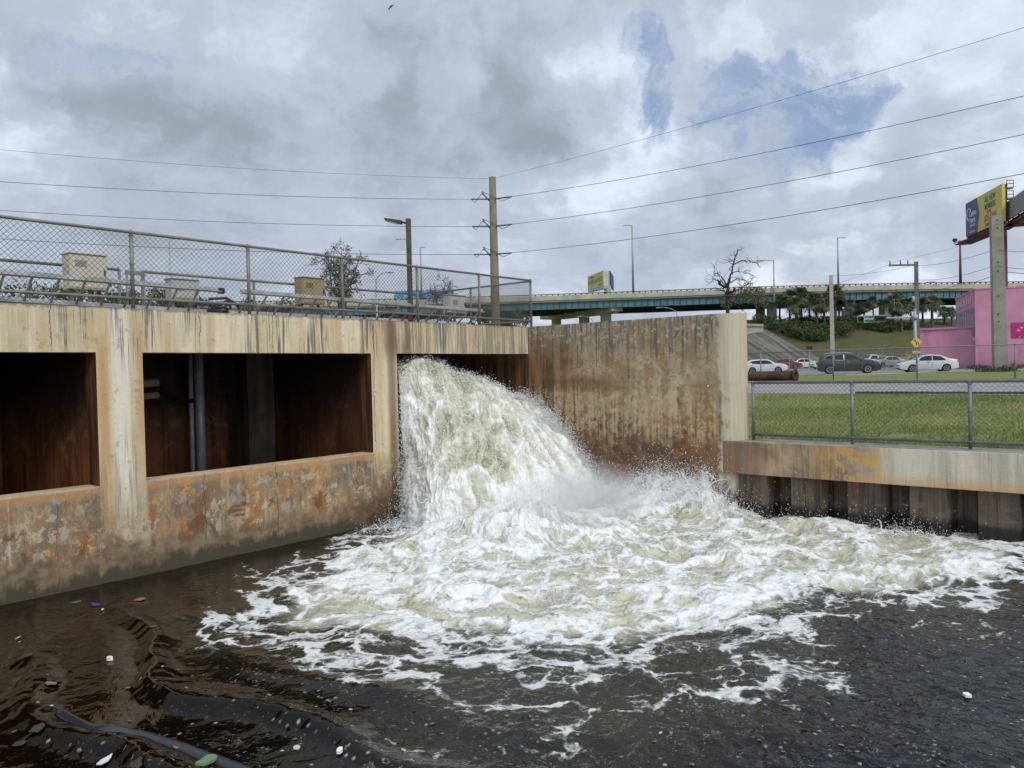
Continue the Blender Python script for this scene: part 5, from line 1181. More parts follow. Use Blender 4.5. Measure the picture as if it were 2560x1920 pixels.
cc = at(2508, 700, 93.5)*np.array([1, 1, 0]); mb = MB(); mb.tube([cc-zv*1.5, cc+zv*(f(0, -.13)[2])], .47, 16); part('column', mb, M_RUST, bb, True)
# far billboard behind the bridge
fb = thing('billboard', 'small far yellow billboard with a steel ladder end standing behind the overpass', 'billboard', at(1508, 740, 217)*np.array([1, 1, 0]), None)
pn, l, ux, nn, W_ = board(fb, (1469, 691.5), (1508, 676.8), 4.15, 230, 216, simple('poster_pale_yellow', (.50, .44, .15), .6, var=.08, scale=.3)); H_ = 4.15
f = lambda u, v, o=.01: l+ux*u*W_+zv*v*H_+nn*o
text_mesh('SAVING MONEY?', 1.75, simple('poster_grey', (.16, .17, .17), .6), f(.49, .49), ux, zv, 'lettering', fb, squeeze=W_/15.2, bold=.03)
text_mesh('want to know about', .8, M_BN, f(.28, .84), ux, zv, 'lettering', fb, squeeze=.6); text_mesh('ask us how', .8, M_BN, f(.8, .15), ux, zv, 'lettering', fb, squeeze=.7)
R_ = at(1509, 676.8, 216); R2 = at(1526, 676.8, 217.5); zt = l[2]+H_
rr_ = np.array([R2[0], R2[1], zt-H_]); r3 = at(1534, 690, 231); r3 = np.array([r3[0], r3[1], zt-H_]); part('dark_panel', MB().slab([rr_, r3, r3+zv*H_, rr_+zv*H_], rv*-.35), M_DARK, fb)
mb = MB(); ra = np.array([R_[0], R_[1], zt-H_])+rv*.1+hv*.3
for v in np.linspace(.12, .98, 9): mb.bar(ra+zv*H_*v, rr_+zv*H_*v+hv*.3, .12)
for a in (0, .33, .66, 1): mb.bar(ra*(1-a)+rr_*a+hv*.3*a, ra*(1-a)+rr_*a+zv*H_+hv*.3*a, .1)
part('ladder_frame', mb, M_POLE, fb)
mb = MB(); q = ra*.5+rr_*.5-zv*.9-hv*.2; mb.slab([q-rv*1.0-zv*.8, q+rv*1.0-zv*.8, q+rv*1.0+zv*.85, q-rv*1.0+zv*.85], hv*.4); mb.lathe([(.65, 0), (.65, .1)], q, -hv, 18); mb.slab([l-zv*.5, l+ux*W_-zv*.9, l+ux*W_-zv*.02, l-zv*.02], -nn*1.2); part('service_platform', mb, M_MAST, fb)
mb = MB(); cc = q*np.array([1, 1, 0])+hv*5; mb.tube([cc-zv*1, cc+zv*(q[2]-.4)], .55, 12); part('column', mb, M_RUST, fb, True)

# ============================================================ trees and shrubs
def leaf_mat(name, c1, c2, c3):
    m, g = newmat(name); P = g.pos(); h = g.attr('hue'); n = g.noise(P, 1.2, 4)
    c = g.mix(g.ss(h*.6+n*.4, .25, .6), c1, c2); c = g.mix(g.ss(h, .72, .95), c, c3); g.out(c, .65, 0, None, .3); return m
M_LEAF = leaf_mat('leaves', (.022, .036, .012), (.050, .075, .022), (.10, .12, .04)); M_HEDGE = leaf_mat('hedge_leaves', (.028, .052, .014), (.060, .100, .026), (.12, .15, .04))
M_OLIVE = leaf_mat('olive_leaves', (.05, .056, .026), (.10, .10, .045), (.16, .15, .08)); M_PALM = leaf_mat('palm_leaves', (.040, .058, .026), (.090, .112, .055), (.19, .20, .11)); M_DEADF = leaf_mat('dead_fronds', (.10, .075, .04), (.18, .13, .075), (.26, .20, .12))
M_BARK = simple('bark', (.085, .070, .055), .95, var=.3, scale=4); M_BARKD = simple('dark_bark', (.040, .033, .028), .95, var=.3, scale=4); M_PTRUNK = simple('palm_trunk', (.095, .080, .062), .95, var=.35, scale=5)
def leaves(C, size, n_up=.3):
    n = len(C); a = rng.normal(0, 1, (n, 3)); a /= np.linalg.norm(a, axis=1)[:, None]; b = np.cross(a, rng.normal(0, 1, (n, 3))); b /= np.linalg.norm(b, axis=1)[:, None]+1e-9
    s = (size*rng.uniform(.6, 1.4, n))[:, None]; v = np.stack([C-a*s, C+b*s*.45, C+a*s, C-b*s*.45], 1).reshape(-1, 3)
    return v, np.arange(n*4).reshape(-1, 4)
def leafobj(name, C, size, mat, parent, hue=None):
    v, f = leaves(C, size); h = np.repeat(rng.uniform(0, 1, len(C)) if hue is None else hue, 4)
    o = npmesh(name, v-ORG[parent], f, mat, False, dict(hue=h)); o.parent = parent; ORG[o] = ORG[parent]; return o
def branch(mb, p, d, L, r, lvl, tips, rs, gnarl=.25, ratio=.72, nchild=3, minr=.006):
    k = 6; pts = [p]; q = np.array(p, float); dd = np.array(d, float)
    for i in range(k):
        dd = dd+rs.normal(0, gnarl, 3)*.5+np.array([0, 0, .03]); dd /= np.linalg.norm(dd); q = q+dd*L/k; pts.append(q.copy())
    mb.tube(pts, np.linspace(r, max(r*.55, minr), k+1), 7 if lvl > 2 else 4, False)
    if lvl <= 1: tips.extend(pts[2:])
    if lvl == 0: return
    for c in range(nchild):
        t_ = rs.uniform(.4, 1.0) if c else 1.0; i = int(t_*k); e = rs.normal(0, 1, 3); e -= dd*(e@dd); e /= np.linalg.norm(e)+1e-9
        nd = dd*rs.uniform(.5, .9)+e*rs.uniform(.5, 1.0); nd[2] += .1; nd /= np.linalg.norm(nd); branch(mb, pts[i], nd, L*ratio*rs.uniform(.75, 1.15), max(r*.58, minr), lvl-1, tips, rs, gnarl, ratio, nchild, minr)
def tree(name, label, base, H, r, seed, lvl=4, nleaf=0, lsize=.12, mat=M_LEAF, bark=M_BARK, spread=.4, gnarl=.22, trunk=.4, group=None, minr=.012, nchild=3, ratio=.72, lean=(0, 0), width=None):
    rs = np.random.default_rng(seed); base = np.asarray(base, float); th = thing(name, label, 'tree', base, group); mb = MB(); tips = []
    branch(mb, base, np.array([lean[0], lean[1], 1.]), H*trunk, r, lvl, tips, rs, gnarl, ratio, nchild, minr)
    A = np.array(tips); sz = H/(A[:, 2].max()-base[2]); sx = width/max(1e-3, np.percentile(np.linalg.norm((A-base)[:, :2], axis=1), 96)*2) if width else sz
    mul = np.array([sx, sx, sz]); mb.v = [base+(q-base)*mul for q in mb.v]; tips = list(base+(A-base)*mul); part('trunk', mb, bark, th, True)
    if nleaf:
        t_ = np.array(tips); C = t_[rs.integers(0, len(t_), nleaf)]+rs.normal(0, spread, (nleaf, 3)); leafobj('crown', C, lsize, mat, th)
    return th
def open_tree(label, px, ptop, D, wid, seed, nleaf, nl=16, low=.5):
    T_ = at(px, ptop, D); base = np.array([T_[0], T_[1], -.93]); H = T_[2]+.93; rs = np.random.default_rng(seed); th = thing('bare_tree', label, 'tree', base, 'open crowned trees behind the roof'); mb = MB(); tips = []
    fork = base+zv*H*low; mb.tube([base, base+zv*H*low*.5+rs.normal(0, .06, 3), fork], [.15, .12, .10], 8, False)
    for i in range(nl):
        az = 2.4*i+rs.uniform(-.4, .4); el = R(rs.uniform(0, 80)); c = base+zv*H*.74; tgt = c+np.array([math.cos(az)*math.cos(el)*wid*.46, math.sin(az)*math.cos(el)*wid*.46, math.sin(el)*H*.25-(.06*H)]); st = fork+zv*rs.uniform(-.16, .10)*H
        P = np.stack([st*(1-u)+tgt*u for u in np.linspace(0, 1, 9)]); P[1:-1] += rs.normal(0, wid*.022, (7, 3)); P[1:-1, 2] += .05*H*np.sin(np.linspace(0, math.pi, 9))[1:-1]; mb.tube(P, np.linspace(.06, .018, 9), 5, False); tips += list(P[5:])
        for _ in range(6):
            k = rs.integers(3, 9); e = rs.normal(0, 1, 3); e[2] += .4; e /= np.linalg.norm(e); branch(mb, P[k], e, wid*rs.uniform(.10, .2), .022, 2, tips, rs, .4, .6, 2, .011)
    part('trunk', mb, M_BARK, th, True); t_ = np.array(tips); t_ = t_[t_[:, 2] < base[2]+H*1.02]; cl = t_[rs.integers(0, len(t_), 170)]; C = cl[rs.integers(0, len(cl), nleaf)]+rs.normal(0, .11, (nleaf, 3)); leafobj('crown', C, .06, M_OLIVE, th)
open_tree('sparse leafed tree with open branches right of the tan cabinet', 848, 612, 44, 3.9, 6, 2600)
open_tree('thin twiggy tree in front of the blue lorry between lamp post and large pole', 1108, 682, 58, 3.4, 9, 500, 13)
b = at(1822, 800, 70); th = thing('dead_tree', 'gaunt dead tree with bare crooked limbs behind the end of the wing wall', 'tree', (b[0], b[1], -.93))
mb = MB(); rs = np.random.default_rng(3)
def limb(pp, r0, r1, twigs=0, sub=.12):
    P = np.array([at(*q) for q in pp]); n = 26; tt = np.linspace(0, len(P)-1, n); C = np.stack([np.interp(tt, range(len(P)), P[:, k]) for k in range(3)], -1)
    C[1:-1] += rs.normal(0, sub*.5, (n-2, 3)); C[1:-1] = (C[:-2]+2*C[1:-1]+C[2:])/4; mb.tube(C, np.linspace(r0, r1, n)*.72, 6, False); tp_ = []
    for _ in range(twigs):
        i = rs.integers(6, n-1); e = rs.normal(0, 1, 3); e[2] = abs(e[2])*.4; e /= np.linalg.norm(e); branch(mb, C[i], e, rs.uniform(.4, 1.1), max(r1*1.1, .018), 1, tp_, rs, .45, .6, 2, .012)
    return tp_
d_ = 70; tp_ = []
z3 = lambda x, y, dd=0: (1280+x*.2893, 540+y*.2893, d_+dd)      # reading of the photograph at its enlarged scale
for pp, r0, r1, tw in (([z3(1870, 1000), z3(1862, 760), z3(1870, 600), z3(1880, 540)], .30, .15, 3), ([z3(1875, 560), z3(1905, 470), z3(1915, 400), z3(1935, 330), z3(1945, 295), z3(1990, 300)], .14, .025, 7),
                       ([z3(1915, 420), z3(1985, 385), z3(2055, 395), z3(2110, 405), z3(2152, 445)], .075, .02, 8), ([z3(1895, 500), z3(1930, 480), z3(1985, 478), z3(2030, 505)], .06, .02, 6), ([z3(1885, 470), z3(1883, 450, .5)], .05, .02, 1),
                       ([z3(1870, 600), z3(1830, 560), z3(1800, 510), z3(1760, 490), z3(1735, 530)], .10, .02, 8), ([z3(1860, 600), z3(1800, 560), z3(1740, 550), z3(1680, 598)], .07, .018, 8), ([z3(1880, 580), z3(1940, 545), z3(2010, 550), z3(2055, 590)], .08, .02, 8), ([z3(1865, 680), z3(1820, 640), z3(1760, 640)], .07, .02, 5)):
    tp_ += limb(pp, r0, r1, tw)
part('trunk', mb, M_BARKD, th, True)
C = []
for (x, y, rx, ry, n_) in ((2080, 690, 100, 75, 1500), (2010, 640, 60, 40, 300), (2150, 740, 70, 60, 900), (1850, 740, 60, 60, 500), (1960, 720, 70, 50, 500), (2140, 640, 60, 30, 260), (2040, 590, 40, 25, 120)):
    for _ in range(n_): a = rs.uniform(0, 6.28); q = rs.uniform(0, 1)**.5; C.append(at(*z3(x+rx*q*math.cos(a), y+ry*q*math.sin(a), rs.normal(0, 1.2))))
mb = MB(); 
for e in ((2150, 760), (2120, 640), (2060, 800), (2000, 620), (2040, 850)): limb([z3(1870, 740), z3((1870+e[0])/2, 690+(e[1]-690)*.6, .4), z3(*e)], .07, .02, 6)
part('lower_branch', mb, M_BARKD, th, True); leafobj('leaf_cluster', np.array(C)[rs.permutation(len(C))[:2300]], .085, M_OLIVE, th)
# leafy trees on the skyline behind the roof
def blobtree(name, label, px, ptop, D, wid, group, seed, n=5200, mat=M_LEAF, ls=.13):
    T_ = at(px, ptop, D); rs = np.random.default_rng(seed); base = np.array([T_[0], T_[1], -.93]); H = T_[2]+.93; th = thing(name, label, 'tree', base, group); mb = MB(); tips = []
    branch(mb, base, np.array([0, 0, 1.]), H*.42, .22, 2, tips, rs, .2, .7, 4, .03); part('trunk', mb, M_BARK, th, True); C = []
    for _ in range(26):
        c = base+np.array([rs.normal(0, wid*.36), rs.normal(0, wid*.36), H*rs.uniform(.45, .86)]); r = wid*rs.uniform(.14, .26)
        q = rs.normal(0, 1, (n//26, 3)); q /= np.linalg.norm(q, axis=1)[:, None]; C.append(c+q*r*rs.uniform(.45, 1.05, (len(q), 1))*np.array([1, 1, .75]))
    C = np.concatenate(C); C[:, 2] = np.minimum(C[:, 2], base[2]+H); leafobj('crown', C, ls, mat, th); return th
GRP = 'green trees on the skyline behind the pump station'
for i, (px, pt, D, w, lab) in enumerate(((20, 688, 62, 7, 'dark green tree at the far left behind the fence'), (95, 690, 58, 6.5, 'dark green tree just left of the large cream cabinet'), (285, 702, 64, 6, 'green tree between the cream cabinet and the tall fence post'),
        (372, 712, 60, 4.5, 'green tree behind the gate frame right of the tall fence post'), (470, 690, 70, 4.5, 'thin crowned green tree behind the pale low cabinet'), (690, 732, 66, 4.5, 'low green tree left of the tan cabinet'), (905, 768, 70, 5.5, 'low green tree under the sparse tree left of the lamp post'), (985, 772, 75, 5, 'low green tree right at the foot of the timber lamp post'), (1075, 790, 80, 4, 'low green tree between the timber lamp post and the grey cabinet'), (1260, 752, 72, 3.5, 'green tree behind the right end of the roof by the large pole'))):
    blobtree('leafy_tree', lab, px, pt, D, w, GRP, 100+i)
# sabal palms
def palm(base, H, seed, boots=False):
    rs = np.random.default_rng(seed); th = bpy.data.objects.new('palm_tree', None); COL.objects.link(th); ORG[th] = np.zeros(3); th['category'] = 'palm tree'; th['group'] = 'sabal palms on the embankment'
    lean = rs.normal(0, .04, 2); mb = MB(); k = 8; P = [np.array([lean[0]*H*(t_**1.5), lean[1]*H*(t_**1.5), -.8+(H+.8)*t_]) for t_ in np.linspace(0, 1, k)]; mb.tube(P, np.linspace(.23, .17, k)*(1.25 if boots else 1), 9); part('trunk', mb, M_PTRUNK, th, True)
    top = P[-1]; v = []; f = []; hu = []; vd = []; fd_ = []; hd_ = []
    def fan(az, el, L, R_, v, f, hu, droop):
        d = np.array([math.cos(az)*math.cos(el), math.sin(az)*math.cos(el), math.sin(el)]); pts = [top+d*L*t_-zv*droop*t_**2 for t_ in (0, .5, 1)]; o = pts[-1]
        dd = pts[-1]-pts[1]; dd /= np.linalg.norm(dd); s = np.cross(dd, zv); s /= np.linalg.norm(s)+1e-9; u = np.cross(s, dd); h = rs.uniform(0, 1)
        b0 = len(v); w = .02; v += [pts[0]-s*w, pts[0]+s*w, o+s*w, o-s*w]; f.append((b0, b0+1, b0+2, b0+3)); hu += [h]*4
        m_ = 15
        for j in range(m_):
            a = (j/(m_-1)-.5)*R(215); e = dd*math.cos(a)+s*math.sin(a); l_ = R_*(1-.25*abs(a)/1.9)*rs.uniform(.85, 1.1); m1 = o+e*l_*.55-zv*.06*l_+u*.10*abs(math.sin(a)); tip = o+e*l_-zv*(.42*l_*rs.uniform(.6, 1.3)); n_ = np.cross(e, u); n_ /= np.linalg.norm(n_)+1e-9
            b0 = len(v); ww = .055; v += [o, m1-n_*ww, tip, m1+n_*ww]; f.append((b0, b0+1, b0+2, b0+3)); hu += [min(1, max(0, h+rs.normal(0, .18)))]*4
    for q in range(42): fan(rs.uniform(0, 6.28), R(rs.uniform(-32, 82)), rs.uniform(.65, 1.15), rs.uniform(1.0, 1.4), v, f, hu, rs.uniform(.05, .3))
    for q in range(9): fan(rs.uniform(0, 6.28), R(rs.uniform(-70, -40)), rs.uniform(.35, .8), rs.uniform(.6, 1.0), vd, fd_, hd_, .25)
    for nm, a, b_, c, mt in (('crown', v, f, hu, M_PALM), ('dead_fronds', vd, fd_, hd_, M_DEADF)):
        o = npmesh(nm, np.array(a), np.array(b_), mt, False, dict(hue=np.array(c))); o.parent = th
    return th
protos = [palm(None, 4.3, 21), palm(None, 4.9, 22), palm(None, 3.7, 23, True), palm(None, 4.2, 24)]
used = [0]*4
z4 = lambda x, y: (1800+x*.3436, 640+y*.3436)
PAL = [(432, 345, 470, 'leftmost palm of the grove by the dead tree'), (505, 325, 500, 'palm second from the left in the grove'), (558, 375, 525, 'short palm with a rough booted trunk in the left grove'), (596, 310, 498, 'palm in the middle of the left grove behind the booted one'),
       (655, 325, 472, 'palm right of the middle of the left grove'), (708, 365, 540, 'low palm whose crown hangs at the left of the slim pale pole'), (762, 370, 525, 'palm directly left of the slim pale pole'), (848, 300, 520, 'tall palm directly right of the slim pale pole'), (870, 365, 500, 'low palm right of the slim pale pole under the steel crossbeam'),
       (1050, 400, 470, 'small palm behind the left traffic light'), (1120, 350, 475, 'palm above the green street name sign'), (1254, 355, 540, 'palm in front of the pale pier behind the mast arm'), (1322, 390, 552, 'palm under the mast arm left of the mast'), (1395, 370, 520, 'palm directly behind the signal mast'), (1475, 375, 505, 'palm right of the timber pole'), (1545, 360, 530, 'largest palm left of the mural wall'), (960, 420, 468, 'tiny palm far under the steel crossbeam'), (1640, 425, 505, 'small bushy palm next to the mural wall'), (1690, 430, 508, 'rightmost small palm touching the mural wall')]
for i, (x, yc, yb_, lab) in enumerate(PAL):
    px, py = z4(x, yb_); P = onhill(px, py, 114, 146); D = P@hv; Hh = (yb_-yc)*.3436/1923*D; k = 2 if 'booted trunk' in lab else (0, 1, 3)[i % 3]; base_h = (4.3, 4.9, 3.7, 4.2)[k]; sc = min(1.45, max(.72, Hh/base_h*1.2))
    z_ = P-zv*0.05; lab = lab
    need = Hh-base_h*sc; z_ = z_+zv*max(-.6, min(need+.5, .4))
    if used[k] == 0: o = protos[k]; o.location = z_.tolist(); o.rotation_euler = (0, 0, rnd.uniform(0, 6)); o.scale = (sc,)*3; o['label'] = lab
    else: o = dup(protos[k], z_, rnd.uniform(0, 6), lab, sc)
    used[k] += 1
# clipped shrubs on the embankment
def shrub(px, py, w, h, lab, seed, n=1500, mat=M_HEDGE):
    P = onhill(px, py, 112, 146); rs = np.random.default_rng(seed); th = thing('shrub', lab, 'shrub', P, 'shrubs on the embankment'); C = []
    for _ in range(10):
        c = P+rv*rs.uniform(-.4, .4)*w+hv*rs.uniform(-.3, .3)*w+zv*h*rs.uniform(.25, .65); q = rs.normal(0, 1, (n//10, 3)); q /= np.linalg.norm(q, axis=1)[:, None]; C.append(c+q*np.array([w*.26, w*.26, h*.36])*rs.uniform(.7, 1.06, (len(q), 1)))
    C = np.concatenate(C); leafobj('foliage', C, .15, mat, th)
    mb = MB(); mb.tube([P-zv*.4, P+zv*h*.4], [.08, .04], 6); part('stem', mb, M_BARK, th)
SH = [(330, 500, 5.0, 2.0), (400, 530, 5.0, 2.1), (470, 560, 5.0, 2.2), (540, 580, 5.0, 2.2), (610, 598, 4.6, 2.0), (680, 612, 5.0, 2.0), (745, 610, 4.2, 2.0), (640, 545, 4.5, 1.8), (735, 560, 4.2, 1.8), (890, 585, 5.0, 2.6), (925, 515, 4.6, 2.1), (985, 530, 5.0, 2.4), (1045, 510, 4.0, 2.0), (1110, 520, 4.4, 2.3), (1175, 545, 5.0, 2.6), (1215, 552, 3.2, 2.0), (560, 500, 5.5, 1.6), (660, 500, 5.5, 1.6), (800, 500, 5, 1.6), (1380, 530, 4, 1.5)]
names_ = ['nearest the abutment', 'second from the abutment', 'third from the abutment', 'fourth from the abutment', 'fifth from the abutment', 'sixth from the abutment', 'just left of the slim pale pole low on the slope', 'behind the sixth one', 'left of the slim pale pole higher up', 'large and rounded right of the slim pale pole', 'above the large rounded one', 'bushy below the steel crossbeam', 'left below the first traffic light', 'below the left traffic light', 'below the green street sign', 'at the right end of the row below the right traffic light', 'in the back row between the left palms', 'in the back row under the middle palms', 'in the back row behind the slim pale pole', 'small and dark left of the signal mast']
for i, (q, nm) in enumerate(zip(SH, names_)):
    px, py = z4(q[0], q[1]); shrub(px, py, q[2]*.9, q[3], 'dense green shrub '+nm, 300+i)
# guard rail on the crest and weeds at the pink wall
gl = thing('crash_barrier', 'grey crash barrier along the crest of the embankment right of the timber pole', 'crash barrier', onhill(2330, 810, 118, 150))
A = onhill(2215, 812, 112, 150); B = onhill(2392, 808, 112, 150); mb = MB(); mb.bar(A+zv*.75, B+zv*.75, .12, .32); part('beam', mb, M_POLE, gl)
for t_ in np.linspace(0, 1, 12): q = A*(1-t_)+B*t_+hv*.15; mb = MB(); mb.bar(q-zv*.3, q+zv*.9, .16); part('post', mb, M_WOODP, gl)
for i, (px, D, w, lab) in enumerate(((2462, 60, .8, 'weeds at the left foot of the square concrete pole'), (2512, 59, .7, 'weeds at the right foot of the square concrete pole'), (2446, 78, 1.2, 'scrubby weeds along the foot of the pink wall left of the square pole'), (2547, 76, 1.4, 'scrubby weeds along the foot of the pink wall right of the square pole'))):
    b = at(px, 925, D); b[2] = gz(b[0], b[1]); rs = np.random.default_rng(500+i); th = thing('weed_clump', lab, 'weeds', b, 'weeds by the pink building'); C = b+rs.normal(0, 1, (260, 3))*np.array([w*.5, w*.5, .14])+zv*.2; leafobj('leaf_blades', C, .11, M_LEAF, th)
    mb = MB(); mb.tube([b-zv*.1, b+zv*.4], .015, 4); part('stem', mb, M_BARK, th)

# ============================================================ parked cars
M_GLASS = newmat('car_glass'); M_GLASS[1].out((.010, .012, .014), .08, 0, None, .35); M_GLASS = M_GLASS[0]
M_TYRE = simple('tyre', (.014, .014, .014), .85); M_RIM = simple('alloy_rim', (.42, .42, .43), .3, .7, var=.05); M_HL = newmat('headlight_glass'); M_HL[1].out((.62, .64, .66), .12, .2, None, .6); M_HL = M_HL[0]
M_TL = simple('tail_light', (.40, .015, .012), .25, var=.05); M_CHROME = simple('chrome', (.6, .6, .6), .2, .9, var=.03); M_TRIMB = simple('black_trim', (.012, .012, .013), .5)
def paint(name, c, metal=.0):
    m, g = newmat(name); n = g.noise(g.obj(), 3, 4); g.out(g.mix(g.ss(n, .3, .7), tuple(v*.93 for v in c), c), .22, metal, None, .5, Coat_Weight=.5, Coat_Roughness=.06); return m
PW, PS, PR, PD = paint('white_paint', (.78, .79, .79)), paint('silver_paint', (.60, .61, .62), .25), paint('red_paint', (.27, .035, .03)), paint('charcoal_paint', (.045, .042, .042), .2)
KIND = dict(
 sedan=dict(L=4.55, W=1.76, top=[(-2.27, .72), (-2.22, .98), (-2.1, 1.04), (-1.62, 1.10), (-1.25, 1.27), (-.85, 1.41), (-.3, 1.47), (.2, 1.45), (.6, 1.33), (1.1, 1.03), (1.6, .93), (2.0, .82), (2.2, .70), (2.27, .55)], wx=(-1.33, 1.30), wr=.32, belt=.93, roof=(-.95, .35), wind=(.42, 1.08), rear=(-1.6, -1.0), side=[[(-1.35, .98), (-.92, 1.33), (-.28, 1.40), (-.26, .97)], [(-.20, .97), (-.22, 1.40), (.25, 1.38), (.60, 1.26), (.92, .98)]]),
 hatch=dict(L=4.42, W=1.80, top=[(-2.2, .70), (-2.16, 1.0), (-2.0, 1.22), (-1.75, 1.42), (-1.45, 1.49), (-.6, 1.53), (.1, 1.50), (.5, 1.40), (1.05, 1.08), (1.5, 1.02), (1.9, .93), (2.12, .78), (2.2, .6)], wx=(-1.35, 1.33), wr=.34, belt=.97, roof=(-1.5, .2), wind=(.33, 1.02), rear=(-2.1, -1.75), side=[[(-1.72, 1.10), (-1.45, 1.36), (-.50, 1.44), (-.48, 1.02)], [(-.42, 1.02), (-.43, 1.44), (.08, 1.43), (.45, 1.33), (.85, 1.04)]]),
 suv=dict(L=5.1, W=2.0, top=[(-2.5, .75), (-2.46, 1.05), (-2.36, 1.25), (-2.1, 1.62), (-1.8, 1.73), (-.6, 1.80), (.2, 1.77), (.6, 1.66), (1.25, 1.22), (1.8, 1.14), (2.2, 1.04), (2.42, .88), (2.52, .62)], wx=(-1.55, 1.50), wr=.38, belt=1.12, roof=(-1.9, .35), wind=(.45, 1.22), rear=(-2.42, -2.12), side=[[(-2.05, 1.30), (-1.80, 1.58), (-1.25, 1.67), (-1.22, 1.20)], [(-1.15, 1.19), (-1.17, 1.68), (-.42, 1.70), (-.42, 1.17)], [(-.35, 1.17), (-.35, 1.70), (.15, 1.69), (.55, 1.56), (1.05, 1.18)]]),
 pickup=dict(L=5.5, W=1.95, top=[(-2.75, .80), (-2.72, 1.12), (-.45, 1.14), (-.42, 1.16), (-.36, 1.70), (-.2, 1.80), (.5, 1.80), (.72, 1.74), (1.3, 1.24), (1.8, 1.18), (2.4, 1.10), (2.65, .98), (2.75, .7)], wx=(-1.65, 1.75), wr=.38, belt=1.1, roof=(-.3, .55), wind=(.68, 1.3), rear=(-.40, -.36), side=[[(-.22, 1.16), (-.20, 1.66), (.45, 1.68), (.68, 1.60), (1.08, 1.18)]]))
def car(name, label, kind, mat, P, head, group='cars parked along the street'):
    K = KIND[kind]; L, Wd = K['L'], K['W']; tx, tz = np.array(K['top']).T; zb = .22 if kind != 'pickup' else .32
    th = thing(name, label, 'car' if kind != 'pickup' else 'pickup', (0, 0, 0), group)
    ztop = lambda x: np.interp(x, tx, tz)
    def hw(x, z):
        w = Wd/2*(1-.10*smo(np.abs(x), L/2-.75, L/2)**1.5); w = w*np.where(z < .65, 1-.10*((.65-z)/.45)**2, 1.0); b = K['belt']; return w*(1-.30*np.clip((z-b)/.85, 0, 1)**1.0)-(.02 if 0 else 0)
    xs = np.unique(np.concatenate([np.linspace(tx[0], tx[-1], 74)]+[np.linspace(w-K['wr']-.07, w+K['wr']+.07, 17) for w in K['wx']])); ra = K['wr']+.055; V_ = []; nu = 9
    for x in xs:
        b = zb+.10*smo(abs(x), L/2-.5, L/2)
        for w in K['wx']:
            if abs(x-w) < ra: b = max(b, K['wr']+math.sqrt(ra*ra-(x-w)**2))
        t_ = max(float(ztop(x)), b+.05); zs_ = b+(t_-b)*np.array([0, .18, .36, .54, .7, .83, .93, .98, 1]); ring = [(x, float(hw(x, z)), z) for z in zs_[:-1]]; e = float(hw(x, t_)); ring += [(x, e*.90, t_+.004), (x, e*.5, t_+.022), (x, 0, t_+.028)]
        V_ += ring+[(x, -y, z) for x, y, z in ring[-2::-1]]
    n = len(V_)//len(xs); q = gridq(len(xs), n); mb = MB(); mb.add(V_, [tuple(a) for a in q]+[tuple(range(n))[::-1], tuple((len(xs)-1)*n+j for j in range(n))])
    body = part('body', mb, mat, th, True)
    mb = MB(); mb.box(tx[0]+.3, tx[-1]-.3, -Wd/2+.22, Wd/2-.22, zb-.02, .62); mb.box(-L/2+.4, L/2-.4, -Wd/2+.28, Wd/2-.28, .55, .8); part('underbody', mb, M_TRIMB, th)
    for s in (-1, 1):
        for w_ in K['side']:
            p = []
            for i in range(len(w_)):
                a, b = np.array(w_[i]), np.array(w_[(i+1) % len(w_)]); p += [a+(b-a)*k/3 for k in range(3)]
            mb = MB(); c = np.mean(p, 0); pts = [(x, s*(float(hw(np.array(x), np.array(z)))+.006), z) for x, z in p]+[(c[0], s*(float(hw(c[0], c[1]))+.006), c[1])]; m_ = len(p)
            mb.add(pts, [((i+1) % m_, i, m_) if s < 0 else (i, (i+1) % m_, m_) for i in range(m_)]); part('side_window', mb, M_GLASS, th)
            if kind == 'suv': mb = MB(); mb.tube([(x, s*(float(hw(np.array(x), np.array(z)))+.008), z) for x, z in p+[p[0]]], .016, 4, False); part('window_trim', mb, M_CHROME, th)
        mb = MB()
        for x in ([w_[0][0]-.03 for w_ in K['side'][1:]]+[K['side'][-1][-1][0]+.02]):
            zz = np.linspace(.38, K['belt'], 6); mb.tube([(x, s*(float(hw(x, z))+.0), z) for z in zz], .008, 4)
        for x in [w_[0][0]+.18 for w_ in K['side']][-2:]: mb.bar((x, s*(float(hw(x, .85))+.015), K['belt']-.1), (x+.2, s*(float(hw(x, .85))+.015), K['belt']-.1), .025)
        part('door_seam', mb, M_TRIMB if mat is not PD else M_CHROME, th)
        mb = MB(); mb.ell((K['side'][-1][-1][0]-.05, s*(Wd/2+.08), K['belt']+.08), .09, .12, .08, 8, 6); part('wing_mirror', mb, mat, th, True)
        hx = L/2-.22; mb = MB(); hz = float(ztop(hx))-.13
        mb.ell((hx-.06, s*Wd*.36, hz), .24, .19, .095, 10, 6); part('headlight', mb, M_HL, th, True)
        rz = float(ztop(-L/2+.1))-.08; mb = MB(); mb.ell((-L/2+.12, s*Wd*.395, rz-.06), .15, .12, .12, 8, 6); part('tail_light', mb, M_TL, th, True)
    def glass(x0, x1, wf):
        m_, k_ = 7, 9; V2 = []
        for x in np.linspace(x0, x1, m_):
            t_ = float(ztop(x)); w = float(hw(x, t_))*wf
            for y in np.linspace(-w, w, k_): V2.append((x, y, t_+.034-.012*(y/w)**2))
        mb = MB(); mb.add(V2, [tuple(a)[::-1] for a in gridq(m_, k_)]); return mb
    part('windscreen', glass(*K['wind'], .86), M_GLASS, th, True); part('rear_window', glass(*K['rear'], .8), M_GLASS, th, True)
    fx_ = L/2-.03; mb = MB(); mb.box(fx_-.06, fx_+.02, -Wd*.26, Wd*.26, .50, .66); mb.box(fx_-.05, fx_+.03, -Wd*.33, Wd*.33, .28, .40); part('grille', mb, M_TRIMB, th, bevel=.01)
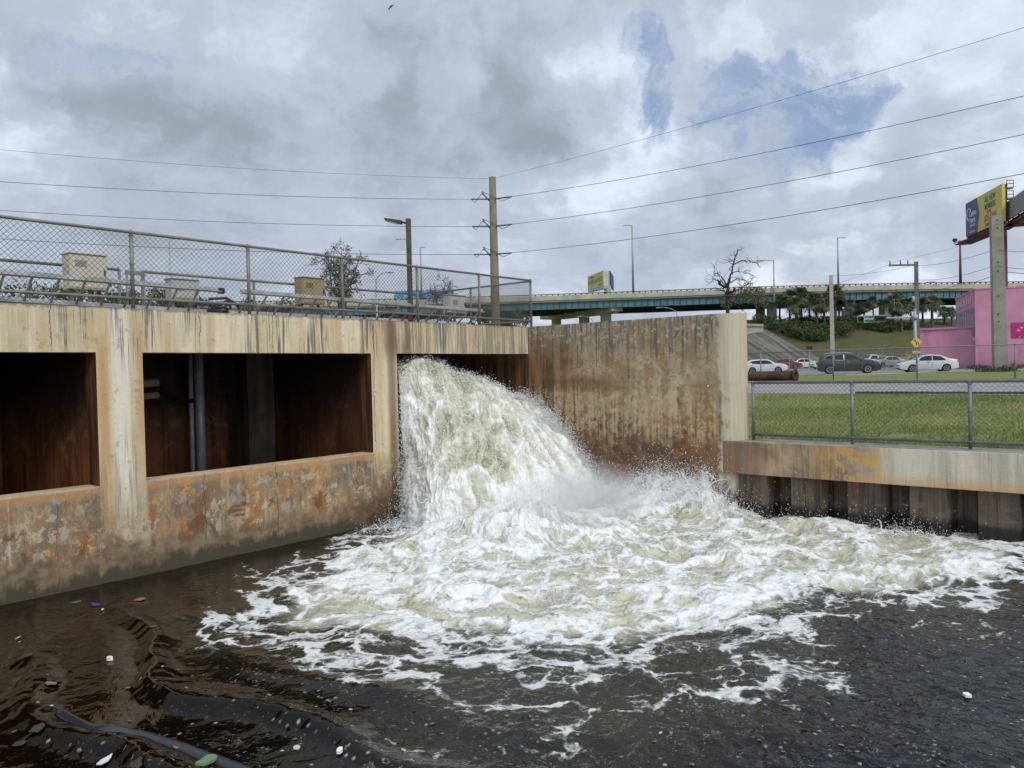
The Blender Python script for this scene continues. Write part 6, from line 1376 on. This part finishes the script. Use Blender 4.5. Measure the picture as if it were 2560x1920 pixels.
    mb = MB(); mb.box(fx_-.02, fx_+.028, -Wd*.24, Wd*.24, .57, .59); mb.box(fx_-.02, fx_+.028, -.09, .09, .53, .63); part('grille_bar', mb, M_CHROME, th)
    mb = MB(); mb.box(-L/2-.005, -L/2+.05, -.26, .26, .62, .74); part('number_plate', mb, M_HL, th)
    if kind == 'suv':
        mb = MB()
        for s in (-1, 1): mb.tube([(-1.9, s*.66, 1.79), (-1.2, s*.67, 1.84), (-.2, s*.67, 1.84), (.25, s*.66, 1.80)], .022, 6)
        part('roof_rail', mb, M_CHROME, th); mb = MB(); mb.box(fx_-.02, fx_+.04, -.62, .62, .42, .48); part('bumper_bar', mb, M_CHROME, th)
    if kind == 'pickup': mb = MB(); mb.box(-2.66, -.5, -.80, .80, .9, 1.185); part('bed_liner', mb, PW, th)
    for w in K['wx']:
        for s in (-1, 1):
            r = K['wr']; c = np.array([w, s*(Wd/2-.13), r]); whl = part('wheel', MB().lathe([(r*.62, -.10), (r*.94, -.11), (r, -.06), (r, .06), (r*.94, .11), (r*.62, .10)], c, (0, s, 0), 26), M_TYRE, th, True)
            mb = MB(); mb.lathe([(r*.68, .09), (r*.70, .112), (r*.63, .112), (r*.60, .06)], c, (0, s, 0), 22); mb.lathe([(.06, .04), (.055, .105), (.03, .11)], c, (0, s, 0), 10)
            for k in range(7): a = k*2*math.pi/7; u = np.array([math.cos(a), 0, math.sin(a)]); mb.bar(c+np.array([0, s*.085, 0])+u*.03, c+np.array([0, s*.095, 0])+u*r*.66, .055, .02, up=(0, 1, 0))
            part('rim', mb, M_RIM, whl)
    th.location = (float(P[0]), float(P[1]), float(gz(P[0], P[1]))+.02); d = rv*head[0]-hv*head[1]; th.rotation_euler = (0, 0, math.atan2(d[1], d[0])); return th
# heads are given as (to the right, towards the eye)
car('parked_car', 'dark charcoal suv with chrome trim behind the slim pale pole, facing right', 'suv', PD, at(2120, 930, 67.5), (.95, .30))
car('parked_car', 'white compact crossover facing right above the rusty pipe', 'hatch', PW, at(1917, 930, 84), (.88, .47))
car('parked_car', 'red sedan half hidden behind the white crossover', 'sedan', PR, at(1962, 920, 108), (.97, .2))
car('parked_car', 'white sedan right of the red car with its front hidden behind it', 'sedan', PW, at(2000, 920, 112), (-.98, .12))
car('parked_car', 'white car of which only the nose shows left of the charcoal suv', 'sedan', PW, at(2070, 920, 100), (-.98, .15))
car('pickup_truck', 'white pickup truck with its cab to the left behind the charcoal suv', 'pickup', PW, at(2182, 918, 112), (-.98, .15))
car('parked_car', 'silver sedan side on in the middle of the street facing left', 'sedan', PS, at(2217, 916, 104), (-.97, .22))
car('parked_car', 'white car partly hidden behind the timber pole and the lowered sedan', 'sedan', PW, at(2297, 914, 92), (-.80, .55))
car('parked_car', 'lowered white sedan with dark wheels in front of the pink building', 'sedan', PW, at(2316, 928, 66), (-.97, -.22))

# ============================================================ far fences, pipe, litter, bird
FX0 = at(1640, 800, 50); FX1 = at(2560, 800, 37.5); a0 = FX0*np.array([1, 1, 0]); a1 = FX1*np.array([1, 1, 0]); fu = a1-a0; 
a0 = a0-fu*.12; fu = (a1-a0); FL = np.linalg.norm(fu)*1.25; fu /= np.linalg.norm(fu)
def along(px): d = ray(px, 800); s = np.linalg.solve(np.array([[d[0], -fu[0]], [d[1], -fu[1]]]), a0[:2]); return s[1]
ff = fence('chain_link_fence', 'tall chain link fence with one top rail between the grass strip and the street', a0, fu, FL, [along(x) for x in (1641+216, 1641+259, 2081, 2291, 2536)][:5]+[along(2536)+3.2], -.93, .74, -.85, M_GALV2, M_WIREF, None, .036, .028, -1.0, False, .075, .0021)
for px in (1899, 2536):
    q = a0+fu*along(px); mb = MB(); mb.bar(q+zv*.72, q+zv*1.12+fu*.22-np.array([fu[1], -fu[0], 0])*.1, .035); part('barb_arm', mb, M_POLE, ff)
# back fence past the street with barbed wire
b0 = at(1862, 880, 92)*np.array([1, 1, 0]); b1 = at(2330, 880, 86)*np.array([1, 1, 0]); bu = b1-b0; BL = np.linalg.norm(bu); bu /= BL
th = thing('barbed_fence', 'thin barbed wire topped fence behind the parked cars', 'fence', b0+zv*-.8)
for k in range(9):
    q = b0+bu*BL*k/8; mb = MB(); mb.tube([q-zv*.9, q+zv*1.35, q+zv*1.65-hv*.2], .035, 6); part('post', mb, M_POLE, th)
mb = MB()
for k in range(4): mb.tube([b0+zv*(1.0+.22*k), b1+zv*(1.0+.22*k)], .010, 4)
part('barbed_wire', mb, M_WIREF, th); mb = MB(); chain(mb, b0, bu, BL, -.75, 1.0, .003, .12); part('chain_mesh', mb, M_WIREF, th)
# big rusty pipe on the grass strip
def rusty():
    m, g = newmat('rusty_pipe'); P = g.pos(); n = g.noise(P, 1.2, 7, .65); n2 = g.noise(P, 6, 6, .65); c = g.mix(g.ss(n, .4, .6), (.028, .023, .022), (.085, .050, .032)); c = g.mix(g.ss(n2, .55, .66)*.7, c, (.14, .065, .03)); g.out(c, .85, .1, g.bump(n2, .4, .03), .3); return m
M_RP = rusty(); pe = at(1990, 940, 40); pz = -.93+.345; dirp = (-rv*.72+hv*.69); dirp /= np.linalg.norm(dirp); e = np.array([pe[0], pe[1], pz]); th = thing('steel_pipe', 'big rusty flanged steel pipe lying on the grass by the wing wall', 'pipe', (e[0], e[1], -.93))
mb = MB(); n_ = 28; an = np.linspace(0, 2*math.pi, n_, endpoint=False); sd_ = np.cross(dirp, zv); ring = lambda r, a: e+dirp*a+r*(np.cos(an)[:, None]*sd_+np.sin(an)[:, None]*zv)
V_ = np.concatenate([ring(.21, 9), ring(.26, 9), ring(.26, .1), ring(.21, .1)]); mb.add(V_, [(i*n_+j, i*n_+(j+1) % n_, ((i+1) % 4)*n_+(j+1) % n_, ((i+1) % 4)*n_+j) for i in range(4) for j in range(n_)]); part('barrel', mb, M_RP, th, True)
mb = MB(); V_ = np.concatenate([ring(.21, .0), ring(.345, .0), ring(.345, .07), ring(.21, .07)]); mb.add(V_, [(i*n_+j, i*n_+(j+1) % n_, ((i+1) % 4)*n_+(j+1) % n_, ((i+1) % 4)*n_+j) for i in range(4) for j in range(n_)]); fl = part('flange', mb, M_RUST, th)
mb = MB()
for k in range(20): a = k*2*math.pi/20; mb.lathe([(.022, 0), (.022, .01)], e-dirp*.006+.30*(math.cos(a)*sd_+math.sin(a)*zv), -dirp, 6)
part('bolt_hole', mb, M_DARK, fl)
# bird
c = at(976, 17, 70); th = thing('bird', 'black bird flying high near the top edge of the sky', 'bird', c); M_BIRD = simple('black_feathers', (.012, .012, .014), .8); ax = (rv*.55+UP*.8); ax /= np.linalg.norm(ax); sx = np.cross(ax, hv); mb = MB(); mb.tube([c-ax*.24, c-ax*.12, c, c+ax*.12, c+ax*.2], [.03, .05, .065, .05, .015], 8); o = part('body', mb, M_BIRD, th, True)
mb = MB(); mb.slab([c-ax*.1, c-ax*.30-sx*.10, c-ax*.30+sx*.10], hv*.012); part('tail', mb, M_BIRD, th)
mb = MB(); mb.slab([c+ax*.08, c+ax*.20+rv*.18+UP*.02, c+rv*.33+UP*.12, c+ax*.02+rv*.14, c-ax*.06], hv*.015); part('wing', mb, M_BIRD, th)
mb = MB(); mb.slab([c+ax*.03, c+rv*.13-UP*.14-hv*.1, c+rv*.10-UP*.16-hv*.1, c-ax*.05], hv*.012); part('wing', mb, M_BIRD, th)
# floating litter
def flake(name, label, px, py, r, col, asp=1.0, grp='litter floating on the dark water', thick=.008, k=7, rough=.5, lift=.004):
    P = onz(px, py, ZW); z = wz(P[0], P[1]); P = onz(px, py, z); a0_ = rnd.uniform(0, 3); pts = []
    hs = []
    for j in range(k):
        a = 2*math.pi*j/k; q = rnd.uniform(.6, 1.2)*r*.72; x = math.cos(a)*q*asp; y = math.sin(a)*q; X = P[0]+x*math.cos(a0_)-y*math.sin(a0_); Y = P[1]+x*math.sin(a0_)+y*math.cos(a0_); hs.append(wz(X, Y)); pts.append((X, Y, 0))
    zt = max(hs+[z]); pts = [(X, Y, (zt*.5+h*.5)+lift) for (X, Y, _), h in zip(pts, hs)]; mb = MB(); mb.slab(pts, (0, 0, thick))
    m_ = simple(name+'_colour', col, rough, var=.15, scale=20); return solo(name, mb, m_, label, name.replace('_', ' '), P, grp)
flake('leaf', 'orange brown leaf floating below the left column', 349, 1500, .07, (.30, .13, .06), 1.5)
flake('wrapper', 'blue crumpled wrapper floating near the wall at left', 238, 1513, .06, (.05, .06, .16), 1.8)
flake('leaf', 'dull green leaf beside the blue wrapper', 190, 1507, .05, (.10, .12, .07), 1.6)
flake('paper_scrap', 'pale paper scrap just right of the blue wrapper', 257, 1524, .03, (.6, .55, .5), 1.2)
flake('foam_cup_piece', 'white foam cup piece inside the bow wave at left', 274, 1651, .045, (.75, .72, .66), 1.2, thick=.03)
flake('leaf', 'pale green leaf floating left of the outer bow wave', 130, 1711, .04, (.16, .20, .15), 1.6)
flake('plastic_scrap', 'white plastic scrap floating near the bottom centre left', 850, 1883, .042, (.78, .78, .74), 1.2, thick=.02)
flake('plastic_scrap', 'small cream scrap left of the bottom centre white one', 742, 1871, .034, (.6, .55, .42), 1.4)
flake('bottle_cap', 'white cap floating alone in the bottom right water', 2420, 1744, .045, (.80, .80, .78), 1.1, thick=.02)
flake('bottle_cap', 'cream cap floating just right of the bottom centre', 1441, 1868, .028, (.65, .58, .45), 1.0, thick=.02)
flake('green_carton', 'yellow green crushed carton at the bottom edge', 522, 1908, .09, (.15, .25, .12), 1.5, thick=.02)
flake('leaf', 'brown curled leaf left of the green carton', 446, 1868, .045, (.28, .20, .07), 1.2)
flake('plastic_scrap', 'white plastic scrap floating at the right below the bulkhead foam', 2350, 1482, .10, (.66, .56, .46), 2.8)
flake('plastic_scrap', 'thin white strip standing near the bottom left corner', 265, 1905, .045, (.7, .7, .7), 2.0)
for px, py, r, lab in ((92, 1818, .065, 'olive scum patch above the bottom left corner'), (48, 1865, .055, 'olive scum patch nearest the bottom left corner'), (45, 1703, .05, 'small olive scum patch at the left edge'), (70, 1640, .06, 'pale scum patch at the left edge below the wall'), (340, 1908, .06, 'olive scum patch near the bottom edge right of the hose start')):
    flake('scum_patch', lab, px, py, r, (.05, .038, .024), 1.35, 'scum patches on the still water', .004, 11, .6, .003)

for k in range(46):
    px, py = (rnd.uniform(0, 900), rnd.uniform(1560, 1915)) if k % 3 else (rnd.uniform(900, 2540), rnd.uniform(1640, 1915))
    flake('leaf_fleck', 'tiny leaf fleck adrift on the dark water near the eye', px, py, rnd.uniform(.012, .028), rnd.choice([(.30, .22, .12), (.14, .12, .06), (.5, .46, .38), (.20, .12, .05)]), rnd.uniform(1.0, 2.2), 'leaf flecks adrift on the water', .004, 5)
bp = [onz(*q, ZW) for q in ((150, 1782), (205, 1812), (262, 1842), (330, 1838), (400, 1850), (470, 1872), (540, 1893), (620, 1925), (720, 1965), (840, 2010))]
bp = np.array(bp); tt = np.linspace(0, len(bp)-1, 60); C = np.stack([np.interp(tt, range(len(bp)), bp[:, k]) for k in range(3)], -1)
for _ in range(3): C[1:-1] = (C[:-2]+2*C[1:-1]+C[2:])/4
C[:, 2] = [wz(x, y)-.022 for x, y in C[:, :2]]; C[1:-1, 2] = (C[:-2, 2]+C[1:-1, 2]+C[2:, 2])/3
mb = MB(); mb.tube(C, .055, 12); m_b = newmat('slick_wave_tube'); m_b[1].out((.028, .032, .040), .16, 0, None, .6)  # half sunk tube added in place of a smooth wave reflecting the sky
solo('wave_reflection_tube', mb, m_b[0], 'slick dark hose floating half sunk in a curve along the bottom left', 'hose', C[0], None, True)
